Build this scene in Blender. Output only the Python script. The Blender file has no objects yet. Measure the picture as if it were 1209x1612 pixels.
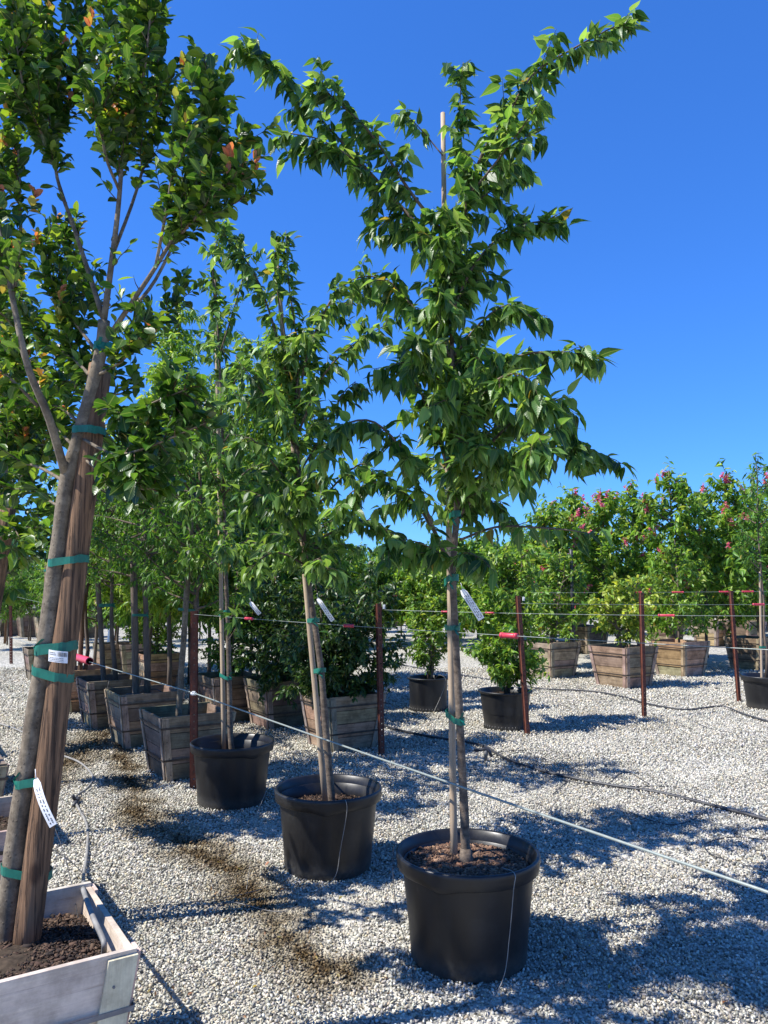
import bpy, math, random
import numpy as np
from mathutils import Vector, Matrix

# ------------------------------------------------------------------ camera, sky, sun
S = bpy.context.scene
COL = S.collection
CAMH = 1.59; F = 1212.0; CX = 604.5; CY = 806.0; TP = 114.0 / 1212.0
PITCH = math.atan(TP)
cam_d = bpy.data.cameras.new('camera'); cam = bpy.data.objects.new('camera', cam_d); COL.objects.link(cam)
cam.location = (0, 0, CAMH); cam.rotation_euler = (math.radians(90) + PITCH, 0, 0)
cam_d.sensor_fit = 'VERTICAL'; cam_d.sensor_height = 36; cam_d.lens = 36 * F / 1612.0
cam_d.clip_start = 0.05; cam_d.clip_end = 2000
S.camera = cam
SUN_EL = math.radians(52); SHX, SHY = 0.75, 0.22      # shadows fall to the right and slightly away
W = bpy.data.worlds.new('World'); S.world = W; W.use_nodes = True
wn = W.node_tree.nodes; wl = W.node_tree.links
sky = wn.new('ShaderNodeTexSky'); sky.sky_type = 'NISHITA'; sky.sun_disc = False
sky.sun_elevation = SUN_EL
sdx, sdy = -SHX, -SHY
sky.sun_rotation = math.atan2(sdx, sdy)
sky.altitude = 300; sky.air_density = 1.0; sky.dust_density = 0.15; sky.ozone_density = 3.0
hs = wn.new('ShaderNodeHueSaturation'); hs.inputs['Saturation'].default_value = 1.15
wl.new(sky.outputs[0], hs.inputs['Color'])
tint = wn.new('ShaderNodeMix'); tint.data_type = 'RGBA'; tint.blend_type = 'MULTIPLY'; tint.inputs[0].default_value = 1.0
wl.new(hs.outputs[0], tint.inputs[6]); tint.inputs[7].default_value = (0.60, 1.05, 1.64, 1)
gm = wn.new('ShaderNodeGamma'); gm.inputs[1].default_value = 0.75; wl.new(tint.outputs[2], gm.inputs[0])
tint2 = wn.new('ShaderNodeMix'); tint2.data_type = 'RGBA'; tint2.blend_type = 'MULTIPLY'; tint2.inputs[0].default_value = 1.0
wl.new(gm.outputs[0], tint2.inputs[6]); tint2.inputs[7].default_value = (0.76, 1.11, 1.584, 1)
wl.new(tint2.outputs[2], wn['Background'].inputs[0]); wn['Background'].inputs[1].default_value = 0.09
sd = bpy.data.lights.new('sun', 'SUN'); sd.energy = 5.0; sd.angle = math.radians(0.53); sd.color = (1, 0.965, 0.905)
sun = bpy.data.objects.new('sun', sd); COL.objects.link(sun)
hl = math.hypot(SHX, SHY)
sv = Vector((sdx / hl * math.cos(SUN_EL), sdy / hl * math.cos(SUN_EL), math.sin(SUN_EL)))
sun.rotation_euler = sv.to_track_quat('Z', 'Y').to_euler(); sun.location = sv * 20
S.view_settings.view_transform = 'Standard'; S.view_settings.look = 'None'
S.view_settings.exposure = 0.76; S.view_settings.gamma = 1.0

# ------------------------------------------------------------------ pixel helpers (photo pixels -> world points)
FWD = Vector((0, math.cos(PITCH), math.sin(PITCH))); UP = Vector((0, -math.sin(PITCH), math.cos(PITCH)))
def ray(px, py): return FWD + Vector((1, 0, 0)) * ((px - CX) / F) + UP * ((CY - py) / F)
def G(px, py, z=0.0):
    d = ray(px, py); t = (z - CAMH) / d.z
    return Vector((0, 0, CAMH)) + d * t
def P(px, py, Y):
    d = ray(px, py); return Vector((0, 0, CAMH)) + d * (Y / d.y)
ROT = math.radians(33)                    # the rows of the nursery run 33 degrees off the view
RX = Vector((math.cos(ROT), math.sin(ROT), 0)); RY = Vector((-math.sin(ROT), math.cos(ROT), 0))

# ------------------------------------------------------------------ materials
def mat(name):
    m = bpy.data.materials.new(name); m.use_nodes = True
    nt = m.node_tree; b = nt.nodes['Principled BSDF']
    return m, nt.nodes, nt.links, b
def nd(n, t, **kw):
    x = n.new(t)
    for k, v in kw.items(): setattr(x, k, v)
    return x
def ramp(n, stops, interp='LINEAR'):
    r = n.new('ShaderNodeValToRGB'); cr = r.color_ramp; cr.interpolation = interp
    while len(cr.elements) < len(stops): cr.elements.new(0.5)
    for e, (p, c) in zip(cr.elements, stops):
        e.position = p; e.color = (*c, 1) if len(c) == 3 else c
    return r
def mixc(n, l, fac, a, b, mode='MIX'):
    m = n.new('ShaderNodeMix'); m.data_type = 'RGBA'; m.blend_type = mode
    for sock, v in ((m.inputs[0], fac), (m.inputs[6], a), (m.inputs[7], b)):
        if isinstance(v, (int, float)): sock.default_value = v
        elif isinstance(v, tuple): sock.default_value = (*v, 1)
        else: l.new(v, sock)
    return m.outputs[2]
def noise(n, l, scale, vec=None, detail=4, rough=0.6):
    t = n.new('ShaderNodeTexNoise'); t.inputs['Scale'].default_value = scale
    t.inputs['Detail'].default_value = detail; t.inputs['Roughness'].default_value = rough
    if vec is not None: l.new(vec, t.inputs['Vector'])
    return t
def bump(n, l, h, strength, dist, normal=None):
    b = n.new('ShaderNodeBump'); b.inputs['Strength'].default_value = strength; b.inputs['Distance'].default_value = dist
    l.new(h, b.inputs['Height'])
    if normal is not None: l.new(normal, b.inputs['Normal'])
    return b.outputs[0]
def mth(n, l, op, a, b=None):
    m = n.new('ShaderNodeMath'); m.operation = op
    for i, v in enumerate((a, b)):
        if v is None: continue
        if isinstance(v, (int, float)): m.inputs[i].default_value = v
        else: l.new(v, m.inputs[i])
    return m.outputs[0]

def leaf_mat(name, rough=0.38, trans=0.35, spec=0.5, veins=True, warm=(1.25, 1.15, 0.55)):
    m, n, l, b = mat(name)
    a = nd(n, 'ShaderNodeAttribute', attribute_name='tint'); c = a.outputs['Color']
    geo = nd(n, 'ShaderNodeNewGeometry')
    under = mixc(n, l, 1.0, c, (1.25, 1.2, 1.35), 'MULTIPLY')
    col = mixc(n, l, geo.outputs['Backfacing'], c, under)
    if veins:
        u = nd(n, 'ShaderNodeAttribute', attribute_name='luv'); sx = nd(n, 'ShaderNodeSeparateXYZ'); l.new(u.outputs['Vector'], sx.inputs[0])
        ax = mth(n, l, 'ABSOLUTE', sx.outputs[0])
        mid = mth(n, l, 'LESS_THAN', ax, 0.018)
        sidev = mth(n, l, 'SINE', mth(n, l, 'MULTIPLY', mth(n, l, 'SUBTRACT', sx.outputs[1], mth(n, l, 'MULTIPLY', ax, 0.9)), 62.0))
        col = mixc(n, l, mth(n, l, 'MULTIPLY', mid, 0.5), col, (0.25, 0.32, 0.10))
        l.new(bump(n, l, sidev, 0.22, 0.001), b.inputs['Normal'])
    l.new(col, b.inputs['Base Color'])
    b.inputs['Roughness'].default_value = rough; b.inputs['Specular IOR Level'].default_value = spec
    tr = nd(n, 'ShaderNodeBsdfTranslucent')
    l.new(mixc(n, l, 1.0, col, tuple(w * 1.55 for w in warm), 'MULTIPLY'), tr.inputs['Color'])
    mx = nd(n, 'ShaderNodeMixShader'); mx.inputs[0].default_value = trans
    l.new(b.outputs[0], mx.inputs[1]); l.new(tr.outputs[0], mx.inputs[2])
    l.new(mx.outputs[0], n['Material Output'].inputs['Surface'])
    return m
M_LEAF = leaf_mat('cherry_leaf', 0.38, 0.42, 0.42)
M_MYRT = leaf_mat('myrtle_leaf', 0.33, 0.34, 0.5)
M_SOFT = leaf_mat('small_leaf', 0.45, 0.38, 0.4, veins=False)
M_PETAL = leaf_mat('petal', 0.6, 0.35, 0.2, veins=False, warm=(1, 1, 1))

def bark_mat(name, c1, c2, sc=30, stretch=0.12, bs=0.6, crack=0.0, spots=0.0):
    m, n, l, b = mat(name)
    tc = nd(n, 'ShaderNodeTexCoord'); mp = nd(n, 'ShaderNodeMapping'); mp.inputs['Scale'].default_value = (1, 1, stretch)
    l.new(tc.outputs['Object'], mp.inputs[0])
    a = noise(n, l, sc, mp.outputs[0], 6, 0.65); g = noise(n, l, 5, tc.outputs['Object'], 3)
    r = ramp(n, [(0.3, c1), (0.68, c2)]); l.new(a.outputs[0], r.inputs[0])
    c = mixc(n, l, 0.6, r.outputs[0], mixc(n, l, g.outputs[0], (0.45, 0.45, 0.45), (1.3, 1.25, 1.2)), 'MULTIPLY')
    hb = a.outputs[0]
    if crack:
        mc = nd(n, 'ShaderNodeMapping'); mc.inputs['Scale'].default_value = (1, 1, 0.035); l.new(tc.outputs['Object'], mc.inputs[0])
        ck = noise(n, l, 95, mc.outputs[0], 5, 0.6); cr_ = ramp(n, [(0.40, (0.16, 0.13, 0.11)), (0.46, (1, 1, 1))]); l.new(ck.outputs[0], cr_.inputs[0])
        c = mixc(n, l, crack, c, cr_.outputs[0], 'MULTIPLY'); hb = mth(n, l, 'ADD', hb, cr_.outputs[0])
        kn = nd(n, 'ShaderNodeTexVoronoi'); kn.inputs['Scale'].default_value = 7; mk = nd(n, 'ShaderNodeMapping'); mk.inputs['Scale'].default_value = (1, 1, .5); l.new(tc.outputs['Object'], mk.inputs[0]); l.new(mk.outputs[0], kn.inputs['Vector'])
        kr = ramp(n, [(0.08, (0.22, 0.15, 0.10)), (0.16, (1, 1, 1))]); l.new(kn.outputs['Distance'], kr.inputs[0]); c = mixc(n, l, 0.8, c, kr.outputs[0], 'MULTIPLY')
    if spots:
        vo = nd(n, 'ShaderNodeTexVoronoi'); vo.inputs['Scale'].default_value = 60; l.new(tc.outputs['Object'], vo.inputs['Vector'])
        vr = ramp(n, [(0.12, (0.35, 0.3, 0.26)), (0.24, (1, 1, 1))]); l.new(vo.outputs['Distance'], vr.inputs[0])
        c = mixc(n, l, spots, c, vr.outputs[0], 'MULTIPLY'); hb = mth(n, l, 'SUBTRACT', hb, vr.outputs[0])
        bl = noise(n, l, 18, tc.outputs['Object'], 6, 0.8); br_ = ramp(n, [(0.42, (0.55, 0.52, 0.48)), (0.6, (1.15, 1.15, 1.12))]); l.new(bl.outputs[0], br_.inputs[0]); c = mixc(n, l, 0.9, c, br_.outputs[0], 'MULTIPLY')
    ta = nd(n, 'ShaderNodeAttribute', attribute_name='tint'); c = mixc(n, l, 1.0, c, ta.outputs['Color'], 'MULTIPLY')
    l.new(c, b.inputs['Base Color']); b.inputs['Roughness'].default_value = 0.85
    l.new(bump(n, l, hb, bs, 0.004), b.inputs['Normal'])
    return m
M_BARK = bark_mat('cherry_bark', (0.070, 0.050, 0.036), (0.23, 0.178, 0.13), 22, 2.5, spots=0.4)
M_SMOOTH = bark_mat('smooth_grey_bark', (0.13, 0.102, 0.068), (0.29, 0.238, 0.168), 16, 0.6, 0.5, spots=0.55)
M_DARKBARK = bark_mat('dark_bark', (0.07, 0.052, 0.04), (0.19, 0.145, 0.105), 30, 0.2)
M_TWIG = bark_mat('twig_bark', (0.09, 0.055, 0.035), (0.20, 0.13, 0.085), 40, 0.3)
M_STAKE = bark_mat('pale_stake_wood', (0.30, 0.22, 0.14), (0.52, 0.41, 0.285), 40, 0.04, 0.4)
M_POLE = bark_mat('brown_pole_wood', (0.045, 0.025, 0.012), (0.30, 0.168, 0.086), 70, 0.025, 1.0, crack=0.6)

def wood_mat(name, stops, dirt=0.5):
    m, n, l, b = mat(name)
    tc = nd(n, 'ShaderNodeTexCoord'); a = nd(n, 'ShaderNodeAttribute', attribute_name='tint')
    u = nd(n, 'ShaderNodeAttribute', attribute_name='luv')           # plank coordinates: along, across
    mp = nd(n, 'ShaderNodeMapping'); mp.inputs['Scale'].default_value = (2.2, 45, 1); l.new(u.outputs['Vector'], mp.inputs[0])
    g = noise(n, l, 1.0, mp.outputs[0], 8, 0.7); g.inputs['Distortion'].default_value = 0.9
    k = noise(n, l, 7.0, tc.outputs['Object'], 6, 0.7)
    r = ramp(n, stops); l.new(g.outputs[0], r.inputs[0])
    c = mixc(n, l, 1.0, r.outputs[0], a.outputs['Color'], 'MULTIPLY')
    st = ramp(n, [(0.38, (0.30, 0.27, 0.24)), (0.6, (1, 1, 1))]); l.new(k.outputs[0], st.inputs[0])
    c = mixc(n, l, dirt, c, st.outputs[0], 'MULTIPLY')
    l.new(c, b.inputs['Base Color']); b.inputs['Roughness'].default_value = 0.85
    l.new(bump(n, l, g.outputs[0], 0.7, 0.003), b.inputs['Normal'])
    return m
M_WOOD = wood_mat('weathered_box_wood', [(0.25, (0.17, 0.13, 0.095)), (0.5, (0.36, 0.295, 0.225)), (0.75, (0.50, 0.43, 0.34))], 0.65)
M_WHITE = wood_mat('whitewashed_box_wood', [(0.25, (0.28, 0.20, 0.12)), (0.40, (0.58, 0.50, 0.375)), (0.7, (0.74, 0.655, 0.475))], 0.5)

def plain(name, c, rough=0.6, metal=0.0, var=0.3, sc=8, bs=0.0, spec=0.5):
    m, n, l, b = mat(name)
    tc = nd(n, 'ShaderNodeTexCoord'); a = noise(n, l, sc, tc.outputs['Object'], 5)
    r = ramp(n, [(0.3, tuple(x * (1 - var) for x in c)), (0.7, tuple(min(1, x * (1 + var)) for x in c))]); l.new(a.outputs[0], r.inputs[0])
    l.new(r.outputs[0], b.inputs['Base Color']); b.inputs['Roughness'].default_value = rough; b.inputs['Metallic'].default_value = metal
    b.inputs['Specular IOR Level'].default_value = spec
    if bs: l.new(bump(n, l, a.outputs[0], bs, 0.003), b.inputs['Normal'])
    return m
def pot_mat():
    m, n, l, b = mat('black_pot_plastic')
    tc = nd(n, 'ShaderNodeTexCoord'); mp = nd(n, 'ShaderNodeMapping'); mp.inputs['Scale'].default_value = (1, 1, 0.25); l.new(tc.outputs['Object'], mp.inputs[0])
    a = noise(n, l, 9, mp.outputs[0], 7, 0.7); d = noise(n, l, 60, tc.outputs['Object'], 3)
    sx = nd(n, 'ShaderNodeSeparateXYZ'); l.new(tc.outputs['Object'], sx.inputs[0])
    low = ramp(n, [(0.0, (1, 1, 1)), (0.10, (0, 0, 0))]); l.new(sx.outputs[2], low.inputs[0])
    base = ramp(n, [(0.35, (0.005, 0.005, 0.006)), (0.75, (0.017, 0.0165, 0.016))]); l.new(a.outputs[0], base.inputs[0])
    sp = noise(n, l, 3.5, tc.outputs['Object'], 8, 0.8); spr = ramp(n, [(0.50, (0, 0, 0)), (0.72, (.35, .35, .35))]); l.new(sp.outputs[0], spr.inputs[0])
    dustf = mth(n, l, 'MULTIPLY', mth(n, l, 'ADD', low.outputs[0], spr.outputs[0]), d.outputs[0])
    c = mixc(n, l, mth(n, l, 'MULTIPLY', dustf, 0.5), base.outputs[0], (0.20, 0.19, 0.17))
    l.new(c, b.inputs['Base Color'])
    rr = ramp(n, [(0.3, (0.30, 0.30, 0.30)), (0.7, (0.52, 0.52, 0.52))]); l.new(a.outputs[0], rr.inputs[0]); l.new(rr.outputs[0], b.inputs['Roughness'])
    l.new(bump(n, l, d.outputs[0], 0.12, 0.002), b.inputs['Normal'])
    return m
M_POT = pot_mat()
def rust_mat():
    m, n, l, b = mat('rusted_steel')
    tc = nd(n, 'ShaderNodeTexCoord'); a = noise(n, l, 14, tc.outputs['Object'], 7, 0.7); k = noise(n, l, 90, tc.outputs['Object'], 3)
    r = ramp(n, [(0.3, (0.055, 0.016, 0.010)), (0.55, (0.135, 0.038, 0.020)), (0.75, (0.22, 0.075, 0.035))]); l.new(a.outputs[0], r.inputs[0])
    l.new(r.outputs[0], b.inputs['Base Color']); b.inputs['Roughness'].default_value = 0.75
    l.new(bump(n, l, k.outputs[0], 0.4, 0.002), b.inputs['Normal'])
    return m
M_RUST = rust_mat()
M_HOSE = plain('black_hose_rubber', (0.035, 0.035, 0.038), 0.5, var=0.5, sc=20)
M_HOSEG = plain('grey_dusty_hose', (0.22, 0.21, 0.19), 0.6, var=0.35, sc=14)
M_CABLE = plain('grey_cable', (0.27, 0.30, 0.27), 0.45, 0.3, 0.15, 60)
M_WHITEP = plain('white_plastic', (0.78, 0.77, 0.74), 0.5, var=0.08, sc=20)
M_RED = plain('pink_red_plastic', (0.48, 0.035, 0.065), 0.4, var=0.12, sc=20)
M_TAPE = plain('green_tie_tape', (0.004, 0.13, 0.085), 0.5, var=0.3, sc=30)
M_INK = plain('ink', (0.03, 0.03, 0.035), 0.6)
M_STRAP = plain('steel_strap', (0.07, 0.055, 0.045), 0.55, 0.4, 0.4, 20)
M_BLACKSTRAP = plain('grey_plastic_strap', (0.16, 0.16, 0.165), 0.5, 0.0, 0.25, 20)
M_SOIL = plain('dark_soil', (0.050, 0.036, 0.024), 0.95, 0, 0.6, 40, 1.0, 0.2)
def chip_mat():
    m, n, l, b = mat('bark_mulch'); a = nd(n, 'ShaderNodeAttribute', attribute_name='tint')
    l.new(a.outputs['Color'], b.inputs['Base Color']); b.inputs['Roughness'].default_value = 0.9
    return m
M_CHIP = chip_mat()

def stain_nodes(n, l, pos):
    """rusty brown water stain along the drip line between the two rows"""
    a, c, e = G(225, 1290), G(360, 1370), G(500, 1530)
    out = None
    wob = noise(n, l, 2.6, pos, 5, 0.65)
    for (p, q, wid) in ((a, c, 0.27), (c, e, 0.25), (G(60, 1230), G(180, 1150), 0.45), (G(180, 1150), a, 0.20)):
        # distance to a segment through vector maths
        sub = nd(n, 'ShaderNodeVectorMath', operation='SUBTRACT'); l.new(pos, sub.inputs[0]); sub.inputs[1].default_value = p
        dv = q - p; L2 = dv.length_squared
        dot = nd(n, 'ShaderNodeVectorMath', operation='DOT_PRODUCT'); l.new(sub.outputs[0], dot.inputs[0]); dot.inputs[1].default_value = dv / L2
        cl = nd(n, 'ShaderNodeClamp'); l.new(dot.outputs['Value'], cl.inputs[0])
        sc = nd(n, 'ShaderNodeVectorMath', operation='SCALE'); sc.inputs[0].default_value = dv; l.new(cl.outputs[0], sc.inputs['Scale'])
        s2 = nd(n, 'ShaderNodeVectorMath', operation='SUBTRACT'); l.new(sub.outputs[0], s2.inputs[0]); l.new(sc.outputs[0], s2.inputs[1])
        ln = nd(n, 'ShaderNodeVectorMath', operation='LENGTH'); l.new(s2.outputs[0], ln.inputs[0])
        d = mth(n, l, 'ADD', ln.outputs['Value'], mth(n, l, 'MULTIPLY', mth(n, l, 'SUBTRACT', wob.outputs[0], 0.5), 0.6))
        mr = nd(n, 'ShaderNodeMapRange'); l.new(d, mr.inputs[0]); mr.inputs[1].default_value = wid; mr.inputs[2].default_value = 0.0
        out = mr.outputs[0] if out is None else mth(n, l, 'MAXIMUM', out, mr.outputs[0])
    return out
def gravel_mats():
    res = []
    for kind in ('ground', 'stones'):
        m, n, l, b = mat('gravel_' + kind)
        geo = nd(n, 'ShaderNodeNewGeometry'); pos = geo.outputs['Position']
        big = noise(n, l, 0.55, pos, 5); fine = noise(n, l, 120, pos, 3)
        if kind == 'ground':
            v = nd(n, 'ShaderNodeTexVoronoi'); v.inputs['Scale'].default_value = 38; l.new(pos, v.inputs['Vector'])
            v.inputs['Randomness'].default_value = 1.0
            sx = nd(n, 'ShaderNodeSeparateColor'); l.new(v.outputs['Color'], sx.inputs[0])
            r = ramp(n, [(0.0, (0.16, 0.152, 0.13)), (0.25, (0.34, 0.323, 0.275)), (0.6, (0.50, 0.475, 0.405)), (1.0, (0.66, 0.63, 0.54))]); l.new(sx.outputs[0], r.inputs[0]); c = r.outputs[0]
            hgt = mth(n, l, 'SUBTRACT', mth(n, l, 'MULTIPLY', sx.outputs[1], 0.6), v.outputs['Distance'])
            l.new(bump(n, l, hgt, 1.0, 0.02), b.inputs['Normal'])
        else:
            a = nd(n, 'ShaderNodeAttribute', attribute_name='tint'); c = a.outputs['Color']
            l.new(bump(n, l, fine.outputs[0], 0.5, 0.003), b.inputs['Normal'])
        c = mixc(n, l, 1.0, c, mixc(n, l, fine.outputs[0], (0.78, 0.78, 0.78), (1.2, 1.2, 1.2)), 'MULTIPLY')
        rb = ramp(n, [(0.35, (0.86, 0.84, 0.80)), (0.65, (1.05, 1.05, 1.05))]); l.new(big.outputs[0], rb.inputs[0])
        c = mixc(n, l, 1.0, c, rb.outputs[0], 'MULTIPLY')
        st = stain_nodes(n, l, pos)
        wo = noise(n, l, 9, pos, 6, 0.75)
        pr = ramp(n, [(0.36, (0, 0, 0)), (0.50, (1, 1, 1))]); l.new(wo.outputs[0], pr.inputs[0])
        heavy = mth(n, l, 'MULTIPLY', st, mth(n, l, 'ADD', mth(n, l, 'MULTIPLY', pr.outputs[0], 0.75), 0.25))
        c = mixc(n, l, mth(n, l, 'MULTIPLY', st, 0.75), c, mixc(n, l, 1.0, c, (0.95, 0.84, 0.62), 'MULTIPLY'))
        c = mixc(n, l, heavy, c, mixc(n, l, 1.0, c, (0.17, 0.125, 0.07), 'MULTIPLY'))
        l.new(c, b.inputs['Base Color']); b.inputs['Roughness'].default_value = 0.9; b.inputs['Specular IOR Level'].default_value = 0.3
        res.append(m)
    return res
M_GROUND, M_STONES = gravel_mats()

# ------------------------------------------------------------------ object helpers
def link(name, me, m, parent=None, loc=None):
    o = bpy.data.objects.new(name, me); COL.objects.link(o)
    if m is not None and not me.materials: me.materials.append(m)
    if parent is not None: o.parent = parent
    if loc is not None: o.location = loc
    return o
USED = set()
def tag(o, label, cat, group=None):
    if not group and label in USED: print('DUPLABEL', label)
    USED.add(label)
    o['label'] = label; o['category'] = cat
    if group: o['group'] = group
    return o
def thing(name, label, cat, loc=(0, 0, 0), rz=0.0, group=None):
    o = bpy.data.objects.new(name, None); COL.objects.link(o); o.empty_display_size = 0.1
    o.location = loc; o.rotation_euler = (0, 0, rz)
    return tag(o, label, cat, group)
def dup(root, loc, rz, label, group=None, scale=None):
    r = root.copy(); COL.objects.link(r); r.location = loc; r.rotation_euler = (0, 0, rz)
    if scale is not None: r.scale = scale if not isinstance(scale, (int, float)) else (scale,) * 3
    tag(r, label, root['category'], group)
    for ch in list(root.children):
        c = ch.copy(); COL.objects.link(c); c.parent = r
        for g in list(ch.children):
            d = g.copy(); COL.objects.link(d); d.parent = c
    return r

class MB:
    def __init__(s, off=(0, 0, 0)): s.v = []; s.f = []; s.c = []; s.u = []; s.off = Vector(off); s.smooth = True
    def add(s, vs, fs, col=(1, 1, 1), uv=None):
        k = len(s.v)
        for i, p in enumerate(vs):
            s.v.append(tuple(Vector(p) - s.off)); s.c.append((*col, 1)); s.u.append(uv[i] if uv else (0, 0, 0))
        s.f += [tuple(k + i for i in f) for f in fs]
    def tube(s, pts, radii, sides=8, cap=True, col=(1, 1, 1), lump=0.0):
        pts = [Vector(p) for p in pts]; n = len(pts)
        if isinstance(radii, (int, float)): radii = [radii] * n
        vs = []; fs = []; t0 = None; nrm = None
        for i in range(n):
            t = (pts[min(i + 1, n - 1)] - pts[max(i - 1, 0)])
            if t.length < 1e-9: t = Vector((0, 0, 1))
            t.normalize()
            if nrm is None:
                a = Vector((1, 0, 0)) if abs(t.x) < 0.8 else Vector((0, 1, 0)); nrm = (a - t * a.dot(t)).normalized()
            else: nrm = (nrm - t * nrm.dot(t)).normalized()
            bn = t.cross(nrm)
            for k in range(sides):
                a = 2 * math.pi * k / sides; lf_ = 1 + lump * (math.sin(i * 1.7 + k * 1.1) * .5 + math.sin(i * .9 - k * 2.3 + 1) * .5 + math.sin(i * 3.1 + k * .5) * .4) if lump else 1
                vs.append(pts[i] + (nrm * math.cos(a) + bn * math.sin(a)) * radii[i] * lf_)
        for i in range(n - 1):
            for k in range(sides):
                k2 = (k + 1) % sides; fs.append((i * sides + k, i * sides + k2, (i + 1) * sides + k2, (i + 1) * sides + k))
        if cap: fs.append(tuple(range(sides - 1, -1, -1))); fs.append(tuple((n - 1) * sides + k for k in range(sides)))
        s.add(vs, fs, col)
    def hexa(s, c8, col=(1, 1, 1), uv=None):
        s.add(c8, [(3, 2, 1, 0), (4, 5, 6, 7), (0, 1, 5, 4), (1, 2, 6, 5), (2, 3, 7, 6), (3, 0, 4, 7)], col, uv)
    def box(s, lo, hi, col=(1, 1, 1)):
        x0, y0, z0 = lo; x1, y1, z1 = hi
        s.hexa([(x0, y0, z0), (x1, y0, z0), (x1, y1, z0), (x0, y1, z0), (x0, y0, z1), (x1, y0, z1), (x1, y1, z1), (x0, y1, z1)], col)
    def lathe(s, prof, seg=64, cx=0, cy=0, fn=None):
        vs = []; fs = []
        for j, (r, z) in enumerate(prof):
            for k in range(seg):
                a = 2 * math.pi * k / seg; rr, zz = (r, z) if fn is None else fn(r, z, a, j)
                vs.append((cx + rr * math.cos(a), cy + rr * math.sin(a), zz))
        for j in range(len(prof) - 1):
            for k in range(seg):
                k2 = (k + 1) % seg; fs.append((j * seg + k, j * seg + k2, (j + 1) * seg + k2, (j + 1) * seg + k))
        s.add(vs, fs)
    def build(s, name, m, parent=None, smooth=True, loc=None):
        me = bpy.data.meshes.new(name); me.from_pydata(s.v, [], s.f)
        a = me.attributes.new('tint', 'FLOAT_COLOR', 'POINT'); a.data.foreach_set('color', np.array(s.c, dtype=np.float32).ravel())
        a = me.attributes.new('luv', 'FLOAT_VECTOR', 'POINT'); a.data.foreach_set('vector', np.array([(*x, 0)[:3] for x in s.u], dtype=np.float32).ravel())
        if smooth:
            me.polygons.foreach_set('use_smooth', np.ones(len(me.polygons), dtype=bool))
        me.update()
        return link(name, me, m, parent, loc)
def catmull(pts, step=4):
    pts = [Vector(p) for p in pts]
    if len(pts) < 3: return [pts[0].lerp(pts[-1], i / step) for i in range(step + 1)]
    q = [pts[0] * 2 - pts[1]] + pts + [pts[-1] * 2 - pts[-2]]; out = []
    for i in range(1, len(q) - 2):
        a, b, c, d = q[i - 1], q[i], q[i + 1], q[i + 2]
        for k in range(step):
            t = k / step
            out.append(0.5 * ((2 * b) + (c - a) * t + (2 * a - 5 * b + 4 * c - d) * t * t + (3 * b - a - 3 * c + d) * t ** 3))
    out.append(pts[-1]); return out

def bulk_mesh(name, tv, tf, pos, ax, ay, az, tint, m, parent=None, uvs=None, smooth=True, off=None):
    """many copies of one template (tv x 3 verts, tf faces of equal length) as one mesh; ax, ay, az are (N,3) scaled axes"""
    N = len(pos); K = len(tv)
    V = pos[:, None, :] + tv[None, :, 0:1] * ax[:, None, :] + tv[None, :, 1:2] * ay[:, None, :] + tv[None, :, 2:3] * az[:, None, :]
    if off is not None: V = V - np.array(off)[None, None, :]
    V = V.reshape(-1, 3).astype(np.float32)
    fl = tf.shape[1]
    Fi = (tf[None] + (np.arange(N) * K)[:, None, None]).reshape(-1).astype(np.int32)
    me = bpy.data.meshes.new(name)
    me.vertices.add(len(V)); me.vertices.foreach_set('co', V.ravel())
    me.loops.add(len(Fi)); me.loops.foreach_set('vertex_index', Fi)
    nf = len(Fi) // fl
    me.polygons.add(nf); me.polygons.foreach_set('loop_start', np.arange(nf, dtype=np.int32) * fl)
    if smooth: me.polygons.foreach_set('use_smooth', np.ones(nf, dtype=bool))
    C = np.ones((N, K, 4), dtype=np.float32); C[:, :, :3] = tint[:, None, :]
    a = me.attributes.new('tint', 'FLOAT_COLOR', 'POINT'); a.data.foreach_set('color', C.ravel())
    if uvs is not None:
        U = np.broadcast_to(uvs[None], (N, K, 3)).astype(np.float32)
        a = me.attributes.new('luv', 'FLOAT_VECTOR', 'POINT'); a.data.foreach_set('vector', np.ascontiguousarray(U).ravel())
    me.update(calc_edges=True); me.validate()
    return link(name, me, m, parent)

# ------------------------------------------------------------------ leaves
def leaf_template(sections, curl, fold):
    """sections: (y, halfwidth); three verts across; curl bends it down along its length"""
    v = []; uv = []
    for (y, w) in sections:
        z = -curl * y * y
        for sx in (-1, 0, 1):
            v.append((sx * w, y, z + abs(sx) * fold * w)); uv.append((sx * w, y, 0))
    f = []
    for i in range(len(sections) - 1):
        for k in (0, 1):
            a = i * 3 + k; f.append((a, a + 1, a + 4, a + 3))
    return np.array(v), np.array(f), np.array(uv)
T_CHERRY = leaf_template([(0, .012), (.10, .015), (.18, .14), (.36, .215), (.56, .19), (.76, .10), (.91, .028), (1.0, .003)], 0.30, 0.30)
T_MYRT = leaf_template([(0, .02), (.12, .10), (.38, .26), (.66, .29), (.88, .17), (1.0, .015)], 0.22, 0.32)
T_SMALL = leaf_template([(0, .03), (.3, .2), (.68, .2), (1.0, .01)], 0.3, 0.4)
T_THIN = leaf_template([(0, .02), (.35, .13), (.7, .11), (1.0, .01)], 0.35, 0.3)
def norm(a): return a / np.maximum(np.linalg.norm(a, axis=1, keepdims=True), 1e-9)
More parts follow.
